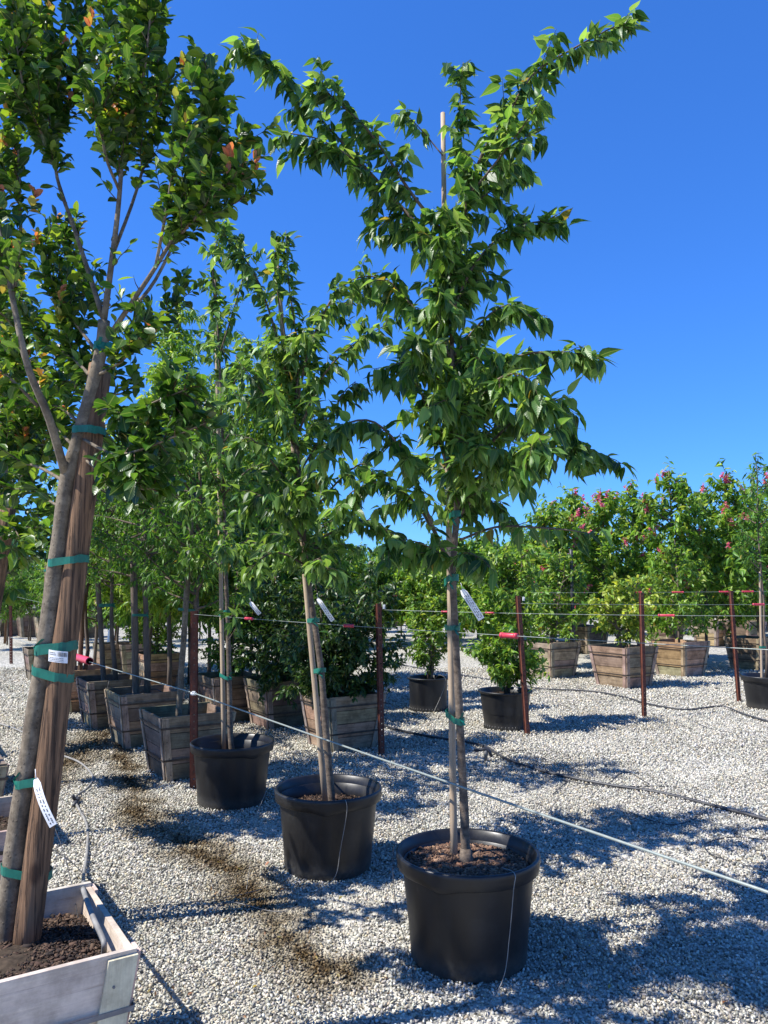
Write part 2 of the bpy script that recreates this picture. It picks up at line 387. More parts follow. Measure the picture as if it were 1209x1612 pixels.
class Leaves:
    def __init__(s, seed): s.rng = np.random.default_rng(seed); s.p = []; s.d = []; s.n = []; s.s = []; s.t = []
    def along(s, pts, spacing, size, pal, droop, spread, jit=0.3, tip=None, start=0.0, clump=1, updir=0.0):
        """alternate leaves along a polyline"""
        rng = s.rng
        A = np.array([tuple(p) for p in pts]); seg = np.linalg.norm(np.diff(A, axis=0), axis=1); L = seg.sum()
        n = max(1, int(L * (1 - start) / spacing)) * clump
        u = start + (1 - start) * (np.arange(n) + rng.uniform(0, 1, n)) / n
        cum = np.concatenate([[0], np.cumsum(seg)]) / L
        idx = np.clip(np.searchsorted(cum, u) - 1, 0, len(seg) - 1)
        fr = ((u - cum[idx]) / np.maximum(cum[idx + 1] - cum[idx], 1e-9))[:, None]
        pos = A[idx] * (1 - fr) + A[idx + 1] * fr
        tan = norm(A[idx + 1] - A[idx])
        rv = norm(rng.normal(size=(n, 3))); side = norm(rv - tan * (rv * tan).sum(1, keepdims=True))
        d = tan * (0.35 + updir) + side * spread + np.array([0, 0, -droop])[None] + rng.normal(size=(n, 3)) * jit
        d = norm(d)
        up = np.array([0, 0, 1.0])[None] + side * 0.6 * (1 if droop > 0.3 else 0.3) + rng.normal(size=(n, 3)) * jit * 1.1
        nn = norm(up - d * (up * d).sum(1, keepdims=True))
        sz = size * rng.uniform(0.6, 1.15, n)
        pal = np.array(pal); w = rng.integers(0, len(pal), n)
        t = pal[w] * rng.uniform(0.8, 1.2, (n, 1)) * (1 + rng.normal(size=(n, 3)) * 0.05)
        br = rng.uniform(size=n) < .006; t[br] = np.array([.30, .24, .04]) * rng.uniform(.5, 1.1, (br.sum(), 1))
        if tip is not None:
            k = (u > 0.86) & (rng.uniform(size=n) < tip[1]); t[k] = np.array(tip[0])[rng.integers(0, len(tip[0]), k.sum())]; sz[k] *= 0.65
        s.p.append(pos); s.d.append(d); s.n.append(nn); s.s.append(sz); s.t.append(t)
    def build(s, name, tmpl, m, parent, off, width=1.0):
        tv, tf, uv = tmpl
        p = np.concatenate(s.p); d = np.concatenate(s.d); nn = np.concatenate(s.n); sz = np.concatenate(s.s)[:, None]; t = np.concatenate(s.t)
        ww = width * s.rng.uniform(0.8, 1.15, (len(p), 1))
        curl = s.rng.uniform(0.3, 1.9, (len(p), 1))
        return bulk_mesh(name, tv, tf, p, np.cross(d, nn) * sz * ww, d * sz, nn * sz * curl, np.clip(t, 0, 1), m, parent, uv, True, off)

PAL_CH = [(.026, .070, .015), (.042, .104, .020), (.066, .145, .028), (.10, .200, .040), (.18, .30, .07), (.13, .24, .05)]
PAL_MY = [(.020, .060, .009), (.028, .078, .010), (.042, .105, .013), (.070, .15, .016), (.16, .26, .022)]
PAL_ORANGE = [(.42, .13, .06), (.40, .22, .05), (.32, .30, .05), (.26, .30, .05), (.22, .28, .04)]
PAL_LOC = [(.18, .32, .04), (.23, .37, .05), (.12, .24, .03), (.30, .40, .07), (.08, .16, .025)]
PAL_MID = [(.06, .15, .018), (.085, .19, .022), (.12, .24, .03), (.04, .11, .016)]
PAL_LIME = [(.12, .24, .03), (.17, .30, .035), (.10, .20, .025), (.26, .36, .05), (.06, .14, .018)]
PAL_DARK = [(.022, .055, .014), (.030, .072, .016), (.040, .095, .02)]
PAL_YEL = [(.30, .38, .05), (.36, .42, .06), (.20, .31, .04), (.13, .23, .03)]

def perp(rng, t):
    v = Vector(rng.normal(size=3)); v = v - t * v.dot(t); return v.normalized()
def twigs(rng, wood, lv, limb, start, every, tl, r0, leafkw, droop=0.25, fwd=0.7, up=0.0, sub=0):
    """side shoots along a limb, each carrying leaves"""
    pts = limb; n = len(pts)
    L = sum((pts[i + 1] - pts[i]).length for i in range(n - 1)); cnt = max(1, int(L * (1 - start) / every))
    for k in range(cnt):
        u = start + (1 - start) * (k + rng.uniform(0, 1)) / cnt
        fi = u * (n - 1); i = min(int(fi), n - 2); b = pts[i].lerp(pts[i + 1], fi - i); t = (pts[i + 1] - pts[i]).normalized()
        sd = perp(rng, t); d = (t * fwd + sd * 0.9 + Vector((0, 0, up))).normalized()
        if rng.uniform() < .12: continue
        ln = tl * rng.uniform(0.3, 1.45) * (1.0 - 0.35 * u)
        q = [b]
        for j in range(1, 5): q.append(q[-1] + (d + Vector((0, 0, -droop * j * 0.35)) + Vector(rng.normal(size=3)) * 0.10).normalized() * ln / 4)
        wood.tube(q, [r0, r0 * .85, r0 * .7, r0 * .5, r0 * .25], 4, False, (.55, .45, .4))
        lv.along(q, **leafkw)
        if leafkw.get('tip') and rng.uniform() < .14:
            e_ = q[-1]; lv.along([e_ - Vector((0, 0, .015)), e_ + Vector((rng.normal() * .01, 0, .05))], .006, leafkw['size'] * .75, PAL_ORANGE, -.7, .55, .25)
        if sub: twigs(rng, wood, lv, q, 0.2, ln / 3.0, ln * 0.6, r0 * 0.7, leafkw, droop, fwd, up, 0)

# ------------------------------------------------------------------ ground
def ground():
    m = MB(); nx = 60; R = 260
    m.add([(-R, -R, 0), (R, -R, 0), (R, R, 0), (-R, R, 0)], [(0, 1, 2, 3)])
    o = m.build('ground', M_GROUND, smooth=False); o['kind'] = 'structure'
    rng = np.random.default_rng(5)
    tv = np.array([(-1, -1, -1), (1, -1, -1), (1, 1, -1), (-1, 1, -1), (-1, -1, 1), (1, -1, 1), (1, 1, 1), (-1, 1, 1)]) * 0.58
    tf = np.array([(3, 2, 1, 0), (4, 5, 6, 7), (0, 1, 5, 4), (1, 2, 6, 5), (2, 3, 7, 6), (3, 0, 4, 7)])
    Ps = []; Ss = []
    for (y0, y1, sp, sz) in ((2.2, 4.4, .0158, .0096), (4.4, 6.8, .0195, .0112), (6.8, 10, .027, .014), (10, 15, .038, .018)):
        w = 0.56 * y1 + 0.9; ys = np.arange(y0, y1, sp); xs = np.arange(-w, w, sp)
        X, Y = np.meshgrid(xs, ys); X = X.ravel(); Y = Y.ravel()
        X = X + rng.uniform(-.5, .5, X.shape) * sp; Y = Y + rng.uniform(-.5, .5, Y.shape) * sp
        k = np.abs(X) < 0.56 * Y + 0.9; X = X[k]; Y = Y[k]
        s = sz * rng.uniform(0.6, 1.25, X.shape)
        Z = rng.uniform(-0.25, 0.55, X.shape) * sz + 0.002
        Z += 0.008 * (np.sin(X * 3.1 + Y * 1.3) + np.sin(Y * 4.3 - X * 2.2)) * 0.5 + 0.004
        Ps.append(np.stack([X, Y, Z], 1)); Ss.append(s)
    p = np.concatenate(Ps); s = np.concatenate(Ss)[:, None]; N = len(p)
    a = norm(rng.normal(size=(N, 3))); b = rng.normal(size=(N, 3)); b = norm(b - a * (a * b).sum(1, keepdims=True)); c = np.cross(a, b)
    # slightly sheared, unequal axes make every stone a different angular chunk
    ax = a * s * rng.uniform(.8, 1.35, (N, 1)) + b * s * rng.normal(size=(N, 1)) * .3
    ay = b * s * rng.uniform(.6, 1.0, (N, 1)) + c * s * rng.normal(size=(N, 1)) * .3
    az = c * s * rng.uniform(.45, .9, (N, 1)) + a * s * rng.normal(size=(N, 1)) * .3
    g = np.clip(rng.normal(.46, .14, (N, 1)), .10, .76)
    dark = rng.uniform(size=(N, 1)) < .10; g = np.where(dark, g * .45, g)
    tint = g * np.array([1.0, .955, .815])[None] * (1 + rng.normal(size=(N, 3)) * .02)
    warm = rng.uniform(size=N) < .10; tint[warm] *= np.array([1.05, .95, .80])
    tv2 = tv.copy(); tv2[4:] *= np.array([.62, .7, 1.0]); tv2[[1, 2], 1] *= .7; tv2[6] *= .8
    o = bulk_mesh('gravel', tv2, tf, p, ax, ay, az, tint, M_STONES, None, None, False)
    o['kind'] = 'stuff'; tag(o, 'pale grey crushed gravel covering the nursery yard', 'gravel')
    print('stones', N)
ground()

# ------------------------------------------------------------------ pots
def mulch_mesh(R, z, seed, n, dark=False):
    n = int(n * 2.2)
    rng = np.random.default_rng(seed)
    r = R * np.sqrt(rng.uniform(0, 1, n)); a = rng.uniform(0, 6.283, n)
    p = np.stack([r * np.cos(a), r * np.sin(a), z + rng.uniform(0, .012, n) + 0.012 * (1 - r / R)], 1)
    d = norm(np.stack([rng.normal(size=n), rng.normal(size=n), rng.normal(size=n) * .25], 1))
    up = np.array([[0, 0, 1.0]]) + rng.normal(size=(n, 3)) * .35; nn = norm(up - d * (up * d).sum(1, keepdims=True))
    L = (rng.uniform(.002, .010, n) * (1 + (rng.uniform(size=n) < .08)))[:, None]
    tv = np.array([(-1, -1, -1), (1, -1, -1), (1, 1, -1), (-1, 1, -1), (-1, -1, 1), (1, -1, 1), (1, 1, 1), (-1, 1, 1)], float)
    tf = np.array([(3, 2, 1, 0), (4, 5, 6, 7), (0, 1, 5, 4), (1, 2, 6, 5), (2, 3, 7, 6), (3, 0, 4, 7)])
    pal = np.array([(.14, .07, .04), (.20, .11, .065), (.09, .05, .03), (.28, .17, .10), (.05, .03, .02)])
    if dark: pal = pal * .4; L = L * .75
    t = pal[rng.integers(0, 5, n)] * rng.uniform(.7, 1.2, (n, 1))
    return tv, tf, p, np.cross(d, nn) * L * rng.uniform(.2, .6, (n, 1)), d * L, nn * L * .25, t
def soil_disc(R, z):
    m = MB(); rings = 8; seg = 32; vs = [(0, 0, z + .012)]; fs = []
    rng = random.Random(3)
    for j in range(1, rings + 1):
        for k in range(seg):
            a = 6.2832 * k / seg; r = R * j / rings; vs.append((r * math.cos(a), r * math.sin(a), z + .012 * (1 - j / rings) + rng.uniform(-.003, .003)))
    for k in range(seg): fs.append((0, 1 + k, 1 + (k + 1) % seg))
    for j in range(rings - 1):
        for k in range(seg): a = 1 + j * seg + k; b = 1 + j * seg + (k + 1) % seg; fs.append((a, a + seg, b + seg, b))
    m.add(vs, fs); return m
def nursery_pot(c, R, r, H, label, seed, wide=True, group='black plastic nursery pots', chips=1600, dark=False, rot=0.0, sink=.0):
    t = thing('nursery_pot', label, 'pot', c, rot, group)
    body = MB(); t2 = .006
    if wide: lip = H - .062
    else: lip = H - .02
    body.lathe([(0.001, .004), (r - .012, .004), (r, .015), (r + .002, .05)] + [(r + (R - .022 - r) * u, .05 + (lip - .05) * u) for u in (.2, .4, .6, .8, 1)] + [(R - .021, lip + .02)] +
               [(R - .024 - t2, lip + .015), (R - .03 - t2, H - .12), (R - .045, H - .24)])
    if not wide:    # drain ribs round the foot
        for k in range(40):
            a = 6.2832 * k / 40; x, y = (r + .003) * math.cos(a), (r + .003) * math.sin(a)
            body.tube([(x, y, .01), (x * 1.008, y * 1.008, .055)], .004, 5)
    body.build('body', M_POT, t)
    rim = MB()
    if wide:
        def fn(rr, zz, a, j):
            # two hand grips dip below the band and bulge
            g = max(0, math.cos((a - 1.1) * 2)) ** 14
            if j in (1, 2, 3): zz -= .018 * g
            return rr, zz
        rim.lathe([(R - .020, lip + .004), (R - .002, lip - .002), (R + .001, lip + .001), (R + .004, lip + .028), (R + .005, lip + .036), (R + .006, lip + .042), (R + .006, H - .007), (R + .003, H - .001), (R - .006, H), (R - .013, H - .006), (R - .026, lip + .02), (R - .03, lip - .005)], 72, fn=fn)
    else:
        rim.lathe([(R - .022, H - .024), (R - .002, H - .022), (R + .002, H - .018), (R + .003, H - .004), (R, H), (R - .018, H), (R - .024, H - .01), (R - .026, H - .03)], 64)
    rim.build('rim', M_POT, t)
    so = soil_disc(R - .032 - sink * .1, H - .075 - sink).build('soil', M_SOIL, t)
    if chips:
        a = mulch_mesh(R - .045 - sink * .1, H - .066 - sink, seed, chips, dark)
        bulk_mesh('mulch', *a[:2], *a[2:6], a[6], M_CHIP, so, None, False)['kind'] = 'stuff'
    return t
def potc(px, py, H): return Vector((G(px, py, H).x, G(px, py, H).y, 0))
C1 = potc(736, 1338, .44); C2 = potc(517, 1238, .44); C3 = potc(366, 1166, .44)
nursery_pot(C1, .305, .248, .44, 'large black plastic pot nearest the camera, brown bark mulch inside', 11, chips=4200, rot=0.0)
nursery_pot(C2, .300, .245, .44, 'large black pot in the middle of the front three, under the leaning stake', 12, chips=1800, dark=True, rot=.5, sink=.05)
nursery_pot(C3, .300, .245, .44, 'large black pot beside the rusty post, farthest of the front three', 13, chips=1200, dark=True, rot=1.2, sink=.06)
C4 = potc(674, 1068, .40); C5 = potc(795, 1086, .42); C6 = potc(1206, 1063, .42)
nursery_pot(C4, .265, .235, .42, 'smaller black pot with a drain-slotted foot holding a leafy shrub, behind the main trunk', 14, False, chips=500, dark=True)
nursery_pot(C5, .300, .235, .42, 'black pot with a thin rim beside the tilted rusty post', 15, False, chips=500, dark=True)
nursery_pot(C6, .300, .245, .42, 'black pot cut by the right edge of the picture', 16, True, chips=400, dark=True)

# ------------------------------------------------------------------ wooden boxes
def planter_parts(parent, b, tp, H, m, seed, planks=4, tones=None, strapm=None, chips=700, simple=False, straps=(.34, .84), cleat=.055):
    rng = random.Random(seed); th = .019
    tones = tones or [(1, 1, 1), (.8, .76, .7), (1.1, 1.05, 1.0), (.62, .58, .55), (1.0, .78, .58)]
    hw = lambda z: b + (tp - b) * z / H
    zs = [0.012]
    for i in range(planks): zs.append(zs[-1] + (H - .012) / planks)
    one = MB() if simple else None
    for si in range(4):
        R = Matrix.Rotation(si * math.pi / 2, 3, 'Z'); pm = one or MB(); pm.off = Vector((0, 0, 0))
        for i in range(planks):
            z0 = zs[i] + .003; z1 = zs[i + 1] - .003; j = rng.uniform(-.003, .003)
            if i == planks - 1 and si % 2 == 0: z1 += .012
            o0, o1 = hw(z0) + j, hw(z1) + j; inset = 0 if si % 2 == 0 else th + .002
            l0, l1 = hw(z0) - inset, hw(z1) - inset; off = rng.uniform(0, 9)
            c = [(-l0, -o0, z0), (l0, -o0, z0), (l0, -o0 + th, z0), (-l0, -o0 + th, z0), (-l1, -o1, z1), (l1, -o1, z1), (l1, -o1 + th, z1), (-l1, -o1 + th, z1)]
            tn = rng.choice(tones); tn = tuple(x * rng.uniform(.88, 1.1) for x in tn)
            uv = [(p[0] + off, p[2] + off, 0) for p in c]
            pm.hexa([R @ Vector(p) for p in c], tn, uv)
        if si % 2 == 0:
            for sx in (-1, 1):     # corner cleats
                z0, z1 = .006, H - .004; w = cleat; off = rng.uniform(0, 9); tn = tuple(x * rng.uniform(.9, 1.12) for x in (1.0, .98, .93))
                c = []
                for z in (z0, z1):
                    a0 = sx * (hw(z) - w + .002); a1 = sx * (hw(z) + .002); y0 = -(hw(z) + .016); y1 = -(hw(z) + .001 + .003)
                    if sx > 0: c += [(a0, y0, z), (a1, y0, z), (a1, y1, z), (a0, y1, z)]
                    else: c += [(a1, y0, z), (a0, y0, z), (a0, y1, z), (a1, y1, z)]
                pm.hexa([R @ Vector(p) for p in c], tn, [(p[2] + off, p[0] + off, 0) for p in c])
        else:
            for sx in (-1, 1):     # battens on the other two faces, butted against the cleats
                z0, z1 = .01, H - .002; w = cleat * .8; off = rng.uniform(0, 9); tn = tuple(x * rng.uniform(.85, 1.1) for x in (1.0, .96, .9)); c = []
                for z in (z0, z1):
                    a0 = sx * (hw(z) - w - .001); a1 = sx * (hw(z) - .001); y0 = -(hw(z) + .014); y1 = -(hw(z) + .0035)
                    if sx < 0: a0, a1 = a1, a0
                    c += [(a0, y0, z), (a1, y0, z), (a1, y1, z), (a0, y1, z)]
                pm.hexa([R @ Vector(p) for p in c], tn, [(p[2] + off, p[0] + off, 0) for p in c])
        if not simple and H > .3:   # nail heads along the cleats
            nl = MB()
            if si % 2 == 0:
                for sx in (-1, 1):
                    for i in range(planks):
                        z = (zs[i] + zs[i + 1]) / 2 + rng.uniform(-.02, .02); x = sx * (hw(z) - cleat * rng.uniform(.35, .65)); y = -(hw(z) + .0172)
                        nl.tube([R @ Vector((x, y - .0015, z)), R @ Vector((x, y + .002, z))], .0045, 6)
                nl_all = nl_all + [nl] if si else [nl]
        if not simple: pm.build('side_panel', m, parent, False)
    if simple:
        sq = H - .06; h = hw(sq) - th; one.add([(-h, -h, sq), (h, -h, sq), (h, h, sq), (-h, h, sq)], [(0, 1, 2, 3)], (.12, .09, .07))
        return one
    for k, u in enumerate(straps):
        z = u * H; sm = MB(); e = .0185; w = .008
        prof = []
        h0 = hw(z - w) + e; h1 = hw(z + w) + e
        vs = []
        for h, zz in ((h0, z - w), (h1, z + w)): vs += [(-h, -h, zz), (h, -h, zz), (h, h, zz), (-h, h, zz)]
        for h, zz in ((h0 - .002, z - w), (h1 - .002, z + w)): vs += [(-h, -h, zz), (h, -h, zz), (h, h, zz), (-h, h, zz)]
        fs = []
        for q in range(4):
            r = (q + 1) % 4; fs += [(q, r, 4 + r, 4 + q), (8 + r, 8 + q, 12 + q, 12 + r), (4 + q, 4 + r, 12 + r, 12 + q), (r, q, 8 + q, 8 + r)]
        sm.add(vs, fs); sm.build('strap', strapm or M_STRAP, parent, False)
    nm = MB()
    for q in nl_all: nm.add(q.v, q.f)
    nm.build('nail_heads', strapm or M_STRAP, parent, False)['kind'] = 'stuff'
    zt = H - (.115 if m is M_WOOD else .085); h = hw(zt) - th - .001; sm = MB(); N = 14; vs = []; fs = []
    for i in range(N + 1):
        for j in range(N + 1):
            x = -h + 2 * h * i / N; y = -h + 2 * h * j / N; vs.append((x, y, zt + .03 * math.exp(-(x * x + y * y) / .03) + rng.uniform(-.005, .005)))
    for i in range(N):
        for j in range(N): a = i * (N + 1) + j; fs.append((a, a + N + 1, a + N + 2, a + 1))
    sm.add(vs, fs); so = sm.build('soil', M_SOIL, parent)
    if chips:
        a = list(mulch_mesh(h * 1.25, zt + .004, seed, chips, True)); k = (np.abs(a[2][:, 0]) < h - .01) & (np.abs(a[2][:, 1]) < h - .01)
        for q in range(2, 7): a[q] = a[q][k]
        bulk_mesh('mulch', *a[:2], *a[2:6], a[6], M_CHIP, so, None, False)['kind'] = 'stuff'
GB = 'wooden planter boxes'
def planter(px, py, label, seed, s=1.0, b=.235, tp=.31, H=.52, m=None, centre=False, rz=ROT, **kw):
    c = G(px, py)
    if not centre: c = c + (Matrix.Rotation(rz, 3, 'Z') @ Vector((b, b, 0))) * s
    t = thing('planter_box', label, 'planter box', (c.x, c.y, 0), rz, GB); t.scale = (s, s, s)
    planter_parts(t, b, tp, H, m or M_WOOD, seed, **kw); return t
GREYW = [(.74, .68, .58), (.56, .53, .46), (.46, .42, .36), (.66, .60, .50), (.85, .74, .6)]
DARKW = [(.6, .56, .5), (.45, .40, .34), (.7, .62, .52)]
ORNG = [(1.25, 1.0, .72), (1.15, .82, .55), (1.3, 1.15, .95), (.8, .6, .42), (1.0, .92, .82)]
# the near whitewashed box: corner measured at top height .5
Cn = G(215, 1497, .5); c0 = Cn - RX * .31 + RY * .31
B0 = thing('planter_box', 'whitewashed planter box in the near left corner of the picture', 'planter box', (c0.x, c0.y, 0), ROT, GB)
planter_parts(B0, .25, .31, .5, M_WHITE, 40, planks=3, tones=[(1, 1, 1), (.93, .92, .9)], strapm=M_BLACKSTRAP, chips=5200, straps=(.68,), cleat=.085)
c00 = c0 + RY * 1.42
B00 = thing('planter_box', 'pale planter box at the left edge behind the near whitewashed one', 'planter box', (c00.x, c00.y, 0), ROT, GB)
planter_parts(B00, .24, .31, .5, M_WHITE, 41, planks=4, tones=[(.9, .88, .82), (.8, .78, .72)])
PBa = planter(262, 1232, 'grey planter box directly left of the rusty post beside the farthest big black pot', 50, tones=GREYW)
PBb = planter(197, 1180, 'greenish grey planter box second in the left row, coiled drip line on its rim', 51, tones=GREYW)
PBc = planter(146, 1149, 'planter box third in the left row, a drip line looped over its front', 52, tones=GREYW)
PBd = planter(106, 1124, 'orange-brown planter box fourth in the left row, behind the thick brown pole', 53, tones=ORNG)
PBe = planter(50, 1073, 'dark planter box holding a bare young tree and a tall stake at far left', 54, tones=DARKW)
PBf = planter(232, 1085, 'box with bright side slats under the glossy shrub, left of the first staked tree', 55, tones=ORNG)
PBf2 = planter(196, 1062, 'small pale box seen between two dark trunks in the left row', 56, tones=[(1.3, 1.25, 1.1)])
PBf3 = planter(163, 1062, 'grey box beside the white pipe, behind the left row', 57, tones=GREYW)
PBg = planter(342, 1140, 'grey box standing behind the farthest big black pot', 58, tones=GREYW)
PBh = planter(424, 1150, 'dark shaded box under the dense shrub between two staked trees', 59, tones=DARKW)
PBi = planter(524, 1186, 'knotty brown planter box behind the leaning stake, left of the upright rusty post', 60, tones=[(1.0, .85, .66), (.85, .72, .58), (1.05, .9, .75)], planks=4)
PR1 = planter(868, 1069, 'pale planter box right of the tilted rusty post', 61, 1.15, tones=[(1.3, 1.2, 1.05), (1.1, 1.0, .9)])
PR2 = planter(986, 1085, 'brown planter box with a yellow-green shrub, just left of the central far rusty post', 62, 1.2, tones=[(.9, .75, .6), (1.0, .85, .7), (.75, .62, .5)])
PR3 = planter(1077, 1067, 'orange-brown planter box right of the central far rusty post', 63, 1.15, tones=ORNG)
PR4 = planter(1195, 1057, 'grey box standing behind the black pot at the right edge', 64, 1.15, tones=GREYW)
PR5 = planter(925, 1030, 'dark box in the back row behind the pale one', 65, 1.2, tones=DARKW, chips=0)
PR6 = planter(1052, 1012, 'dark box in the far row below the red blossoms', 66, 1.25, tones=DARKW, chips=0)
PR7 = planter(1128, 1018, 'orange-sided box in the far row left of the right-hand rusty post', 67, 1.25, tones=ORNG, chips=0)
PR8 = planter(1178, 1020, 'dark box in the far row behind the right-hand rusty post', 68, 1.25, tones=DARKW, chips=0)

# ------------------------------------------------------------------ rusty perforated posts
def post_mesh(H, holes):
    m = MB(); w = .042; d = .03; t = .003
    m.box((-w / 2, 0, 0), (-w / 2 + t, d, H)); m.box((w / 2 - t, 0, 0), (w / 2, d, H))
    m.box((-w / 2 - .010, d - t, 0), (-w / 2 - .0002, d, H)); m.box((w / 2 + .0002, d - t, 0), (w / 2 + .010, d, H))
    hw = .0055 if holes else .003; x0 = -w / 2 + t + .0002; x1 = w / 2 - t - .0002
    m.box((x0, 0, 0), (-hw, t, H)); m.box((hw, 0, 0), (x1, t, H))
    z = 0
    while z < H:
        m.box((-hw + .0002, 0.0002, z), (hw - .0002, t - .0002, min(H, z + .044))); z += .055
    return m
post_me = {}
def rusty_post(px, py, toppx, toppy, label, rz=0.0, key=True):
    b = G(px, py); top = P(toppx, toppy, b.y); H = (top - b).length
    t = thing('steel_post', label, 'post', b, 0, 'rusty steel trellis posts')
    m = post_mesh(H + .25, key); o = m.build('channel', M_RUST, t, False)
    d = (top - b).normalized(); q = d.to_track_quat('Z', 'Y')
    M = Matrix.Rotation(rz, 4, 'Z'); o.matrix_local = (Matrix.Rotation(math.atan2(d.x, d.z), 4, 'Y') @ M) @ Matrix.Translation((0, 0, -.25))
    return t, b, top, M
posts = []
for a in ((305, 1242, 306, 962, 'rusty perforated post left of the farthest big black pot', .25), (602, 1190, 597, 950, 'upright rusty post right of the knotty brown box', .3),
          (832, 1158, 817, 938, 'rusty post tilting left beside a black pot', .35), (1016, 1130, 1011, 933, 'rusty post standing alone on the sunlit gravel', .3),
          (1165, 1105, 1152, 930, 'rusty post beside the black pot at the right edge', .3), (17, 1045, 16, 938, 'rusty post at the far left in front of distant boxes', .2),
          (161, 1010, 159, 942, 'distant rusty post between the trunks of the left row', .2)):
    posts.append(rusty_post(*a))
for i in (1, 2):       # white wire clips near the post heads
    t, b, top, M = posts[i]; m = MB(); c = top - b + Vector((.045, -.02, -.03)); m.box(c - Vector((.012, .006, .02)), c + Vector((.012, .006, .02))); m.box(c - Vector((.006, .0085, .006)), c + Vector((.006, -.0065, .012))); m.build('clip', M_WHITEP, t, False)

# ------------------------------------------------------------------ trellis wires and red sleeves
def wire(label, pts, r, m=M_CABLE, sag=.012):
    mb = MB(pts[0]); q = []
    for i in range(len(pts) - 1):
        for k in range(24):
            u = k / 24; p = pts[i].lerp(pts[i + 1], u); p = p + Vector((0, 0, -sag * 4 * u * (1 - u))); q.append(p)
    q.append(pts[-1]); mb.tube(q, r, 8)
    o = mb.build('trellis_wire', m, None, loc=pts[0]); tag(o, label, 'wire'); return o
def sleeve(px, py, Y, ln, r, label, d):
    c = P(px, py, Y); d = d.normalized(); mb = MB(c); a = c - d * ln / 2; b = c + d * ln / 2
    mb.tube([a, a + d * .004, b - d * .004, b], [r * .85, r, r, r * .85], 12)
    t = .012; mb.tube([a - d * .003, a + d * t], [r * 1.12, r * 1.12], 12); mb.tube([b - d * t, b + d * .003], [r * 1.12, r * 1.12], 12)
    o = mb.build('wire_sleeve', M_RED, None, loc=c); tag(o, label, 'wire sleeve', 'red plastic sleeves on the trellis wires')
wB0 = P(17, 1003, 15.4); wB1 = P(305, 1091, posts[0][1].y - .03); wB2 = G(1209, 1400, .745); wB3 = wB2 + (wB2 - wB1) * .35
wire('thick pale cable sloping across the whole foreground in front of the black pots', [wB0, wB1, wB3], .0052, M_CABLE, .01)
mb = MB(wB1); mb.box(wB1 - Vector((.012, .016, .014)), wB1 + Vector((.012, .004, .014))); mb.tube([wB1 + Vector((-.022, -.006, -.004)), wB1 + Vector((.022, -.008, -.006))], .0105, 10)
o = mb.build('cable_clip', M_WHITEP, None, False, loc=wB1); tag(o, 'white clip holding the thick cable to the rusty post', 'clip')
wA0 = P(306, 967, posts[0][1].y - .02); wA1 = P(1209, 1017, 3.0); wA2 = wA1 + (wA1 - wA0) * .3
wire('thin wire running right from the head of the post beside the farthest big pot', [wA0, wA2], .0017, sag=.02)
dA = wA1 - wA0
def onw(a, b, px):      # depth of the wire under a pixel column
    lo, hi = 0., 1.
    for _ in range(40):
        m_ = (lo + hi) / 2; p = a.lerp(b, m_); x = CX + F * p.x / (p.y * math.cos(PITCH) + (p.z - CAMH) * math.sin(PITCH))
        if x < px: lo = m_
        else: hi = m_
    return a.lerp(b, lo)
def proj(p):
    v = p - Vector((0, 0, CAMH)); z = v.dot(FWD); return CX + F * v.x / z, CY - F * v.dot(UP) / z
def sleeve_on(a, b, px, ln, r, label, sag):
    p = onw(a, b, px); u = (p - a).length / (b - a).length; p = p - Vector((0, 0, sag * 4 * u * (1 - u))); q = proj(p); sleeve(q[0], q[1], p.y, ln, r, label, b - a)
sleeve_on(wA0, wA2, 392, .085, .010, 'small red sleeve on the thin wire between the first two staked trees', .02)
sleeve_on(wA0, wA2, 549, .075, .010, 'red sleeve on the thin wire just left of the upright rusty post', .02)
sleeve_on(wA0, wA2, 801, .095, .0135, 'large dull red sleeve overlapping the tilted rusty post', .02)
wC0 = P(604, 960, posts[1][1].y - .02); wC1 = P(1209, 967, 5.9); wC2 = wC1 + (wC1 - wC0) * .25
wire('thin wire running right from the head of the upright rusty post', [wC0, wC2], .0017, sag=.02)
sleeve_on(wC0, wC2, 700, .055, .008, 'small red sleeve half hidden by the main trunk', .02)
sleeve_on(wC0, wC2, 771, .075, .008, 'pink-red sleeve on the wire just right of the main trunk', .02)
sleeve_on(wC0, wC2, 1049, .12, .010, 'red sleeve on the wire right of the lone rusty post', .02)
wD0 = P(820, 950, posts[2][1].y); wD1 = P(1260, 951, 9.3)
wire('faint wire in front of the far right trees, a hand below the post heads', [wD0, wD1], .0018, sag=.01)
sleeve_on(wD0, wD1, 1194, .15, .013, 'red sleeve on the faint wire near the right edge', .01)
wE0 = P(790, 933, 12.6); wE1 = P(1270, 930, 12.6)
wire('highest wire level with the heads of the right-hand posts', [wE0, wE1], .0022, sag=.01)
for px, lb in ((1001, 'red sleeve touching the head of the lone rusty post'), (1067, 'red sleeve on the highest wire, midway between two posts'), (1141, 'red sleeve on the highest wire just left of the last post'), (1177, 'red sleeve on the highest wire right of the last post')):
    sleeve_on(wE0, wE1, px, .18, .014, lb, .01)
wF0 = P(20, 938, 15.3); wF1 = P(300, 960, 12.5)
wire('upper wire leaving the far left post', [wF0, P(120, 962, 13)], .002, sag=.0)
wG0 = P(112, 958, 20); wG1 = P(330, 958, 20)
wire('distant wire behind the trunks of the left row', [wG0, wG1], .003, sag=.0)
wH0 = P(580, 938, 20); wH1 = P(720, 938, 20)
wire('distant wire before the light green trees in the middle', [wH0, wH1], .003, sag=.0)
sleeve_on(wH0, wH1, 624, .22, .02, 'tiny red sleeve on the distant middle wire, left one', 0)
sleeve_on(wH0, wH1, 646, .22, .02, 'tiny red sleeve on the distant middle wire, right one', 0)
